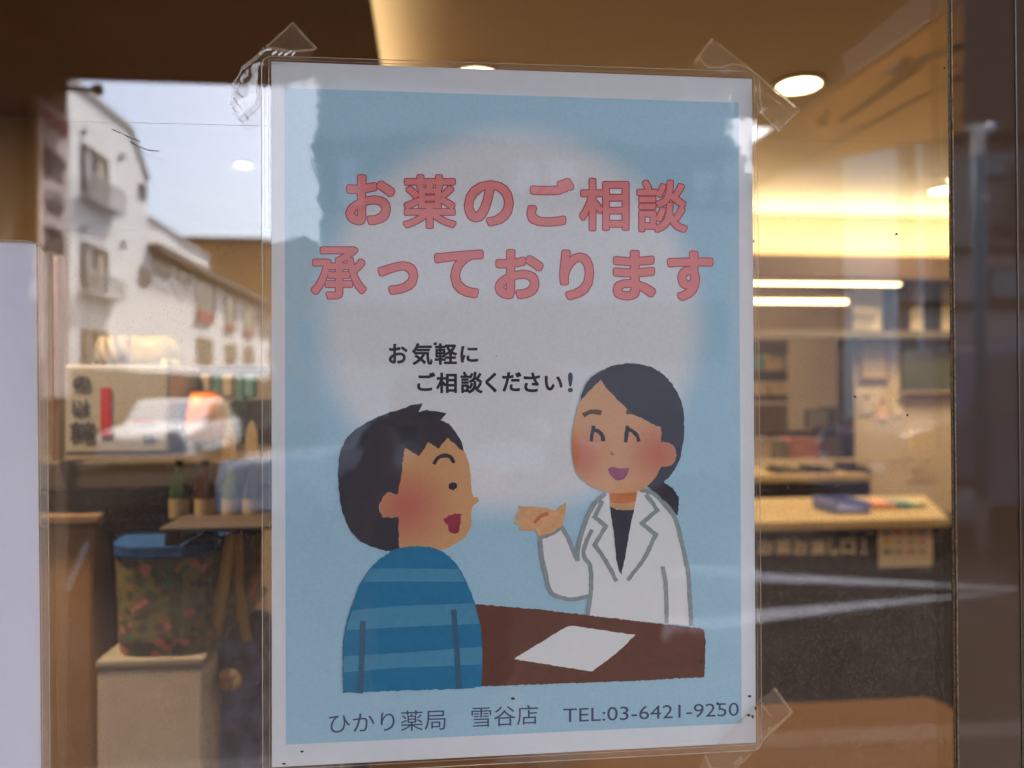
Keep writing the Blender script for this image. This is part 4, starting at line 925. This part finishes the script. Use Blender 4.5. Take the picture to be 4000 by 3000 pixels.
# --- pharmacist
ckL, ckR = at(*c3((810, 960))[0], -.001), at(*c3((1480, 940))[0], -.001)
skin2 = radial_mat('skin_woman', (.60, .31, .15), [(ckL, 0, .017, (1, 1), (.50, .15, .075)), (ckR, 0, .020, (1, 1), (.50, .14, .075))])
phz = link('printed_pharmacist', mesh('coat', [], []), None, paper)
bpy.data.objects.remove(phz)
COATp = c5((850, 145), (770, 230), (710, 360), (665, 520), (655, 620), (620, 545), (580, 450), (540, 385), (470, 430), (390, 460), (395, 580), (425, 720), (465, 860), (560, 900), (640, 905), (745, 885), (735, 960), (725, 1030), (1480, 1095), (1465, 900), (1450, 700), (1410, 520), (1365, 340), (1290, 230), (1200, 140), (1110, 115), (1085, 130), (880, 140))
ph = fill('printed_pharmacist', COATp, 4, K['white'], paper, .6)
mb = MB()
for q in (((850, 150), (770, 230), (710, 360), (665, 520), (655, 615)), ((655, 620), (620, 545), (580, 450), (540, 385)), ((540, 385), (470, 430), (392, 460)), ((390, 460), (395, 580), (425, 720), (465, 855), (560, 898), (640, 905), (745, 880)),
          ((755, 415), (715, 500), (700, 590), (745, 660), (752, 850), (728, 1020)), ((830, 205), (780, 310)), ((780, 310), (860, 380)), ((860, 380), (780, 512)), ((780, 512), (860, 630), (930, 762)),
          ((1158, 158), (1230, 262)), ((1230, 262), (1120, 360)), ((1120, 360), (1220, 440)), ((1220, 440), (1130, 620), (1022, 758)), ((1118, 118), (1200, 140), (1290, 230), (1365, 340), (1410, 520), (1450, 700), (1465, 900), (1475, 1085)), ((1270, 680), (1290, 790), (1298, 1068))):
    ribbon(mb, c5(*q), 17, 5)
mb.build('coat_outline', K['line'], ph)
fill('neck', c5((882, 120), (1088, 120), (1065, 262), (975, 266), (890, 244)), 5.5, ink('neck_skin', (.55, .29, .15)), ph, 1, False)
fill('neck_shade', c5((884, 125), (1087, 120), (1076, 200), (985, 214), (895, 208)), 6, K['neck'], ph, 1)
fill('undershirt', c5((890, 240), (975, 264), (1065, 258), (1030, 430), (1000, 600), (968, 730), (940, 640), (920, 450)), 6, K['under'], ph)
fill('hand', c5((375, 445), (360, 412), (230, 408), (248, 368), (190, 355), (235, 318), (205, 298), (240, 270), (230, 235), (330, 235), (430, 245), (495, 270), (520, 240), (575, 208), (568, 300), (550, 365), (540, 380), (470, 425), (385, 450)), 6, ink('hand_skin', (.62, .33, .15)), ph, .8, False)
mb = MB(); ribbon(mb, c5((350, 350), (385, 310), (435, 288)), 15, 7); mb.build('palm_line', ink('palm_ink', (.50, .15, .05)), ph)
head = fill('face', c3((985, 290), (900, 375), (820, 465), (785, 560), (755, 690), (740, 850), (750, 980), (790, 1110), (880, 1200), (1000, 1255), (1080, 1275), (1220, 1272), (1310, 1258), (1400, 1210), (1470, 1130), (1510, 1045), (1560, 1045), (1620, 1010), (1640, 950), (1620, 870), (1570, 838), (1510, 830), (1520, 700), (1330, 600), (1200, 500), (1080, 380)), 8, skin2, ph, 1)
fill('hair', c3((985, 295), (1040, 362), (1100, 432), (1200, 530), (1230, 560), (1330, 622), (1430, 672), (1510, 710), (1512, 835), (1575, 840), (1625, 880), (1640, 950), (1620, 1010), (1560, 1048), (1510, 1045), (1470, 1130), (1390, 1215), (1500, 1300), (1590, 1395), (1648, 1475), (1665, 1330), (1640, 1270), (1590, 1215), (1530, 1185), (1600, 1110), (1660, 1010), (1695, 880), (1710, 680), (1690, 500), (1630, 370), (1540, 260), (1420, 185), (1280, 155), (1130, 165), (1000, 215), (900, 285), (840, 370), (808, 485), (900, 385)), 9, K['hair'], ph)
mb = MB(); ribbon(mb, c3((850, 596), (905, 570), (978, 578)), 18, 10); ribbon(mb, c3((1222, 578), (1275, 580), (1322, 598)), 16, 8.5); mb.build('eyebrows', K['brow'], ph)
mb = MB()
for q in (((925, 705), (913, 770), (908, 815)), ((925, 730), (970, 740), (1005, 785), (1008, 815)), ((1218, 705), (1212, 760), (1205, 820)), ((1225, 722), (1270, 742), (1308, 790), (1314, 815))): ribbon(mb, c3(*q), 15, 10)
mb.build('eyes', K['dark'], ph)
fill('nose', c3((1075, 910), (1112, 946), (1075, 945)), 10, K['nose'], ph, .5, False)
fill('mouth', c3((1048, 1065), (1080, 1048), (1150, 1060), (1235, 1055), (1220, 1105), (1190, 1150), (1140, 1165), (1090, 1140), (1060, 1100)), 10, K['mouth2'], ph, 1)
# --- table and sheet
tb = fill('printed_table', [(1850, 2358), (1900, 2363), (2080, 2378), (2290, 2402), (2520, 2430), (2748, 2455), (2757, 2500), (2752, 2645), (2400, 2663), (1900, 2681), (1850, 2683)], 5.6, K['table'], paper, 2.2, False)
fill('printed_sheet', c5((195, 1335), (580, 1100), (640, 1098), (1072, 1162), (940, 1290), (760, 1425)), 6.4, K['white'], tb, 1.6, False)
# --- lettering
K['pink'] = ink('title_pink', (.70, .205, .19), .05); K['pinkline'] = ink('title_outline', (.36, .045, .075), .05)
boxes = (('お', 1348, 680, 1545, 881), ('薬', 1572, 680, 1785, 895), ('の', 1811, 703, 2008, 886), ('ご', 2056, 694, 2245, 886), ('相', 2261, 694, 2460, 904), ('談', 2485, 700, 2688, 911),
         ('承', 1212, 961, 1434, 1171), ('っ', 1473, 1020, 1635, 1153), ('て', 1694, 974, 1890, 1166), ('お', 1931, 972, 2125, 1170), ('り', 2184, 974, 2322, 1174), ('ま', 2392, 976, 2564, 1174), ('す', 2605, 978, 2788, 1177))
o1, o2 = MB(), MB()
def bold(mb_, ch, box, layer, r, ref=None):
    u0, v0, u1, v1 = box; du = dv = r
    for k in range(17):
        sx, sy = (math.cos(k * math.pi / 8), math.sin(k * math.pi / 8)) if k < 16 else (0, 0)
        m_ = 1.12 if k % 4 == 2 else 1.0
        c = [PP(u + sx * du * m_, v + sy * dv * m_, layer + k * .012) for u, v in ((u0, v0), (u1, v0), (u0, v1), (u1, v1))]
        letter_quad(mb_, ch, *c)
for ch, u0, v0, u1, v1 in boxes:
    g = 8.5 if ch in '薬相談承' else 11
    box = (u0 + g, v0 + g, u1 - g, v1 - g)
    bold(o1, ch, box, 2, g); bold(o2, ch, box, 2.4, g - 4.2)
tl_ = o1.build('title_lettering', K['pinkline'], paper); o2.build('title_fill', K['pink'], tl_)
o3 = MB()
for body, u0, v0, u1, v1 in (('お', 1518, 1343, 1592, 1421), ('気', 1609, 1340, 1690, 1426), ('軽', 1698, 1341, 1786, 1425), ('に', 1798, 1351, 1868, 1417),
                             ('ご', 1629, 1454, 1701, 1528), ('相', 1704, 1455, 1785, 1536), ('談', 1798, 1451, 1886, 1537), ('く', 1895, 1455, 1941, 1533), ('だ', 1961, 1453, 2037, 1530), ('さ', 2045, 1455, 2110, 1532), ('い', 2127, 1468, 2198, 1526), ('!', 2218, 1455, 2238, 1532)):
    bold(o3, body, (u0 + 2.5, v0 + 2.5, u1 - 2.5, v1 - 2.5), 2, 2.5)
o3.build('message_lettering', K['dark'], paper)
o4 = MB()
for body, q, of in (('ひかり薬局', ((1285, 2787), (1741, 2770), (1287, 2866), (1741, 2850)), .004), ('雪谷店', ((1841, 2762), (2101, 2753), (1842, 2843), (2101, 2829)), .004), ('TEL:03-6421-9250', ((2200, 2768), (2886, 2744), (2200, 2822), (2886, 2796)), -.004)):
    letter_quad(o4, body, *[PP(u, v, 2) for u, v in q])
o4.build('address_lettering', K['navy'], paper)
# --- specks stuck on the film
sm = mat('speck', (.03, .03, .02), .8)
for i, (u, v, a, b_) in enumerate(((2002, 2722, 9, 6), (1112, 2975, 9, 4), (1182, 2928, 8, 5), (2922, 2713, 9, 5), (2918, 2787, 9, 6), (2933, 2792, 6, 8), (2797, 2742, 5, 6), (2945, 2760, 5, 8), (2733, 2578, 6, 9), (1700, 1344, 9, 8), (1937, 1390, 2, 2))):
    q = [PP(u + a * math.cos(t) * random.uniform(.6, 1.2), v + b_ * math.sin(t) * random.uniform(.6, 1.2), 0) + Vector((0, -.0019, 0)) for t in [k * .7 for k in range(9)]]
    MB().prism(q, (0, .0001, 0)).build('dirt_speck', sm, poster)
# second sheet at the left edge
p2 = empty('laminated_sheet', 'blank white laminated sheet cut off by the left edge of the view', 'sheet', (-.12, -.001, 1.1))
sheet('paper', [at(u, v, -.001) for u, v in ((-1750, 905), (139, 952), (161, 3220), (-1750, 3350))], -.0010, mat('sheet_paper', (.80, .79, .88), .75, .2, (200, .015)), p2, .0003)
fo = rounded(*[at(u, v, -.0026) for u, v in ((-1790, 893), (181, 941), (197, 3260), (-1790, 3400))], .0085)
fl_ = MB(); fl_.v = [Vector((p.x, -.0026, p.z)) for p in fo]; fl_.f = [tuple(range(len(fo)))]
fl_.build('film', clear_sheet('sheet_film', .055, .004, [(300, .0022), (90, .004), (16, .006)], haze=.24, hazecol=(.82, .82, .88)), p2); MB().tube([Vector((p.x, -.0026, p.z)) for p in fo], .00016, 6, True).build('film_edge', filmedge, p2)
MB().tube([at(u, v, -.0023) for u, v in ((-1760, 903), (150, 949), (170, 3230), (-1760, 3360))], .00018, 6, True).build('seal_line', mat('seal_pale', (.55, .5, .46), .35, .5), p2)
# --- clear adhesive tape
tape_m = clear_sheet('clear_tape', .05, .02, [(220, .012), (60, .03)], haze=.12, hazecol=(.66, .55, .46))
tedge = clear_sheet('tape_edge', .06, .15, [], haze=.32, hazecol=(.70, .55, .36))
def tape(label, out, edges, blobs=()):
    g = empty('adhesive_tape', label, 'tape', at(*out[0], -.003), 'strips of clear tape holding the posters')
    pts = [at(u, v, -.0031) for u, v in out]
    mb_ = MB(); mb_.v = pts; mb_.f = [tuple(t) for t in tessellate_polygon([pts])]; mb_.build('strip', tape_m, g)
    mb_ = MB()
    for e_ in edges: tape_rib(mb_, *e_)
    mb_.build('glue_edge', tedge, g)
    return g
def tape_rib(mb_, pts, w):
    q = resample(pts, False, 7, 0, smooth=True); base = len(mb_.v); n_ = len(q)
    for i, p in enumerate(q):
        d = (q[min(i + 1, n_ - 1)] - q[max(i - 1, 0)]).normalized(); s = w / 2 * random.uniform(.7, 1.25)
        mb_.v += [at(p.x - d.y * s, p.y + d.x * s, -.00315), at(p.x + d.y * s, p.y - d.x * s, -.00315)]
    for i in range(n_ - 1): mb_.f.append((base + 2 * i, base + 2 * i + 1, base + 2 * i + 3, base + 2 * i + 2))
def zig(a, b, n_, amp):
    a, b = Vector(a), Vector(b); d = (b - a).normalized(); nn = Vector((-d.y, d.x)); out = []
    for k in range(2 * n_ + 1): out.append(tuple(a.lerp(b, k / (2 * n_)) + nn * (amp if k % 2 else 0)))
    return out
z1_ = zig((1138, 90), (1232, 192), 12, -7)
tape('clear tape over the upper corner of the poster beside the reflected sky', z1_ + [(1195, 235), (1010, 262), (1000, 400), (935, 458), (893, 410), (920, 320), (1040, 185)],
     [(((1138, 92), (1100, 130), (1040, 182)), 9), (z1_, 11), (((1040, 186), (1100, 193), (1130, 201), (1170, 198), (1230, 194)), 11), (((1035, 190), (1000, 225), (945, 268)), 16), (((945, 268), (930, 300), (912, 325), (905, 350)), 7),
      (((993, 245), (1003, 280), (1000, 340), (1003, 390), (985, 410), (935, 456)), 8), (((935, 458), (905, 430), (893, 405), (905, 385), (900, 355)), 10)])
for q in (((1062, 213), (1082, 200)), ((1088, 215), (1104, 203)), ((1110, 216), (1140, 198)), ((1140, 217), (1152, 203)), ((1010, 212), (1040, 195), (1060, 192)), ((905, 335), (935, 358)), ((910, 380), (930, 408))):
    mb = MB(); tape_rib(mb, q, 8); o = mb.build('tape_crease', mat('crease_white', (.8, .8, .8), .3, .5)); o.parent = [x for x in bpy.data.objects if x.name == 'adhesive_tape'][0]; o.matrix_parent_inverse = Matrix.Translation(-o.parent.location)
z2_ = zig((2714, 247), (2785, 153), 10, -7)
z2b = zig((3123, 425), (3040, 512), 9, -6)
tape('clear tape over the upper corner of the poster beside the big downlight', z2_ + [(2925, 262)] + z2b + [(2945, 420), (2940, 300), (2760, 280)],
     [(z2_, 9), (((2805, 170), (2880, 230), (2950, 285), (3040, 365), (3122, 424)), 7), (((2714, 247), (2735, 225), (2760, 258), (2820, 262), (2870, 250), (2930, 268)), 9), (((2965, 300), (2967, 330), (2972, 400), (2990, 465)), 6), (z2b, 7), (((2790, 180), (2770, 165), (2745, 200)), 6), (((2945, 400), (3040, 512)), 5)])
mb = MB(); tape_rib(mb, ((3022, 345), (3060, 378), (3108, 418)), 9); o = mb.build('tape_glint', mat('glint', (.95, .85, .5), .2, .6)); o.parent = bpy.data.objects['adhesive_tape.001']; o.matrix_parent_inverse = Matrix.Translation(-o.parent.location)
z3_ = zig((3028, 2686), (3096, 2780), 8, 5)
tape('clear tape across the lower corner of the poster above the orange bench', z3_ + [(3010, 2868), (2760, 3120), (2690, 3060), (2760, 2950), (2965, 2735)],
     [(z3_, 10), (((2968, 2735), (2985, 2760), (3010, 2795)), 7), (((3096, 2780), (3045, 2830), (3000, 2870), (2900, 2980)), 9), (((3005, 2840), (3010, 2862), (3040, 2830)), 16), (((2755, 2950), (2770, 2985), (2790, 3010)), 14), (((2900, 2960), (2870, 2990)), 22)])
# scratches on the pane
sc_m = mat('scratch_pale', (.75, .7, .62), .5); sc_d = mat('scratch_dark', (.05, .045, .04), .6)
for q, m_ in ((((436, 505), (465, 517), (500, 533), (548, 553)), sc_d), (((508, 553), (540, 572), (580, 587), (622, 590)), sc_d), (((434, 503), (440, 510)), sc_m), (((470, 520), (490, 530)), sc_m)):
    mb = MB(); mb.tube([at(u, v, -.0003) for u, v in q], .00013, 5); mb.build('scratch', m_, pane)
for u, v in ((3502, 915), (3545, 1622), (2945, 943), (3690, 265), (3341, 1550)):
    q = [at(u + 6 * math.cos(t_) * random.uniform(.5, 1.1), v + 6 * math.sin(t_) * random.uniform(.5, 1.1), -.0003) for t_ in [k * .9 for k in range(7)]]
    MB().prism(q, (0, .0002, 0)).build('dirt_speck', sm, pane)

# ================================================================== THE PHOTOGRAPHER, mirrored faintly in the film
per = empty('person', 'person in a dark jacket holding up a phone, mirrored faintly in the poster', 'person', (.07, -.9, 0))
def skin_body(name, joints, edges, m, parent, sub=2, root=0):
    me = bpy.data.meshes.new(name); me.from_pydata([j[0] for j in joints], edges, []); o = link(name, me, m, parent)
    if not me.skin_vertices: me.attributes  # layer made by the modifier below
    md = o.modifiers.new('skin', 'SKIN'); md.use_smooth_shade = True
    if not me.skin_vertices:
        bm = bmesh.new(); bm.from_mesh(me); bm.verts.layers.skin.verify(); bm.to_mesh(me); bm.free()
    for i, j in enumerate(joints):
        r = j[1]; me.skin_vertices[0].data[i].radius = r if isinstance(r, tuple) else (r, r)
    me.skin_vertices[0].data[root].use_root = True
    sb = o.modifiers.new('smooth', 'SUBSURF'); sb.levels = sb.render_levels = sub
    return o
M['flesh'] = mat('flesh', (.50, .30, .21), .55, .3, (40, .05)); M['jacket'] = mat('dark_jacket', (.035, .037, .045), .85, .2, (60, .2))
M['trousers'] = mat('dark_trousers', (.03, .035, .05), .85, .2, (60, .2)); M['hairdk'] = mat('dark_hair', (.012, .010, .009), .5, .3, (200, .3))
PXc, PY = .085, -.86                       # built at arm's length, then the whole figure is set back behind the lens
P_ = lambda x, y, z: (PXc + x, PY + y, z)
wl, wr = (.035, -.36, 1.425), (.222, -.36, 1.425)
J = [(P_(0, 0, .80), (.13, .09)), (P_(0, .0, .95), (.125, .085)), (P_(0, .005, 1.12), (.15, .095)), (P_(0, -.005, 1.25), (.13, .08)), (P_(0, -.005, 1.325), (.05, .05)), (P_(0, .012, 1.40), (.058, .07)), (P_(0, .01, 1.47), (.072, .088)), (P_(0, .0, 1.525), (.05, .06)),
     (P_(-.155, -.005, 1.245), .05), (P_(-.215, .11, 1.07), .042), (P_(-.14, .30, 1.24), .034), ((wl[0] - .03, wl[1] - .05, wl[2] - .03), .024),
     (P_(.155, -.005, 1.245), .05), (P_(.225, .11, 1.07), .042), (P_(.17, .30, 1.24), .034), ((wr[0] + .02, wr[1] - .05, wr[2] - .03), .024),
     (P_(-.085, 0, .72), .085), (P_(-.095, .01, .44), .06), (P_(-.10, -.02, .09), .042), (P_(.085, 0, .72), .085), (P_(.095, .01, .44), .06), (P_(.10, -.02, .09), .042)]
Eg = [(0, 1), (1, 2), (2, 3), (3, 4), (4, 5), (5, 6), (6, 7), (3, 8), (8, 9), (9, 10), (10, 11), (3, 12), (12, 13), (13, 14), (14, 15), (0, 16), (16, 17), (17, 18), (0, 19), (19, 20), (20, 21)]
body = skin_body('body', J, Eg, M['flesh'], per)
grow = lambda r, k: tuple(x + k for x in r) if isinstance(r, tuple) else r + k
ji = [0, 1, 2, 3, 8, 9, 10, 12, 13, 14]; mp = {a: i for i, a in enumerate(ji)}
skin_body('jacket', [(J[i][0], grow(J[i][1], .016)) for i in ji], [(mp[a], mp[b]) for a, b in Eg if a in mp and b in mp], M['jacket'], per)
ti = [0, 16, 17, 18, 19, 20, 21]; mp2 = {a: i for i, a in enumerate(ti)}
skin_body('trousers', [(J[i][0], grow(J[i][1], .013)) for i in ti], [(mp2[a], mp2[b]) for a, b in Eg if a in mp2 and b in mp2], M['trousers'], per)
for sx in (-.10, .10):
    skin_body('shoe', [(P_(sx, -.06, .045), (.04, .035)), (P_(sx, .05, .045), (.045, .035)), (P_(sx, .15, .035), (.035, .025))], [(0, 1), (1, 2)], M['hairdk'], per)
hc_ = Vector(P_(0, -.012, 1.478)); b_ = MB(); n = 24
for k in range(9):
    la = math.radians(-15 + 105 * k / 8)
    for j in range(n):
        q = 2 * math.pi * j / n; front = max(0, math.sin(q)); lo = la if front < .35 else max(la, math.radians(38))
        b_.v.append(hc_ + Vector((.084 * math.cos(lo) * math.cos(q), .10 * math.cos(lo) * math.sin(q), .082 * math.sin(lo))))
for k in range(8):
    for j in range(n): b_.f.append((k * n + j, k * n + (j + 1) % n, (k + 1) * n + (j + 1) % n, (k + 1) * n + j))
b_.build('hair', M['hairdk'], per, smooth=True)
for sx in (-.028, .028):
    c = Vector(P_(sx, .084, 1.447)); MB().lathe(c, [(.001, .0), (.007, .002), (.009, -.004), (.004, -.01)], 12, 'y').build('eye', mat('eye_dark', (.03, .02, .02), .2), per)
MB().prism([P_(-.004, .092, 1.45), P_(.004, .092, 1.45), P_(.012, .092, 1.418), P_(-.012, .092, 1.418)], (0, .016, 0)).build('nose', M['flesh'], per, .003)
MB().tube([P_(-.02, .086, 1.392), P_(0, .092, 1.389), P_(.02, .086, 1.392)], [.002, .005, .002], 8).build('mouth', mat('lips', (.40, .16, .13), .5), per)
for sx in (-.074, .074): MB().lathe(Vector(P_(sx, .0, 1.44)), [(.004, -.006), (.02, -.003), (.022, .004), (.008, .007)], 12, 'x').build('ear', M['flesh'], per)
# phone, its back towards the glass
ph_ = empty('phone', 'dark phone held sideways by the person taking the picture', 'phone', (.13, -.342, 1.45))
MB().box(.045, .207, -.349, -.341, 1.413, 1.488).build('case', mat('phone_case', (.02, .02, .025), .3, .5), ph_, .003)
MB().lathe((.0691, -.3405, 1.4503), [(.007, 0), (.007, .003), (.005, .0032)], 16, 'y').build('lens_ring', mat('lens_ring', (.05, .05, .05), .25, .6), ph_)
MB().box(.05, .202, -.3505, -.3492, 1.416, 1.485).build('screen', mat('phone_screen', (.02, .02, .02), .1, .6), ph_)
for side, px_, sg_ in (('l', .045, -1), ('r', .207, 1)):
    J2 = [((px_ + sg_ * .022, -.40, 1.405), (.024, .016)), ((px_ + sg_ * .02, -.372, 1.43), (.030, .015)), ((px_ + sg_ * .014, -.355, 1.452), (.028, .012))]; E2 = [(0, 1), (1, 2)]
    for fz, ln in ((1.478, .95), (1.463, 1.0), (1.447, .95), (1.431, .8)):
        a = len(J2); J2 += [((px_ + sg_ * .014, -.343, fz), .0085), ((px_ + sg_ * .006, -.332, fz + .002), .0078), ((px_ - sg_ * .016 * ln if sg_ > 0 else px_ + .004, -.334, fz + .004), .0065)]
        E2 += [(2, a), (a, a + 1), (a + 1, a + 2)]
    a = len(J2); J2 += [((px_ + sg_ * .008, -.366, 1.425), .010), ((px_ - sg_ * .012, -.361, 1.440), .009), ((px_ - sg_ * .030, -.360, 1.452), .0075)]; E2 += [(1, a), (a, a + 1), (a + 1, a + 2)]
    skin_body('hand', J2, E2, M['flesh'], per, 2)
per.location.y -= .32; ph_.location.y -= .32
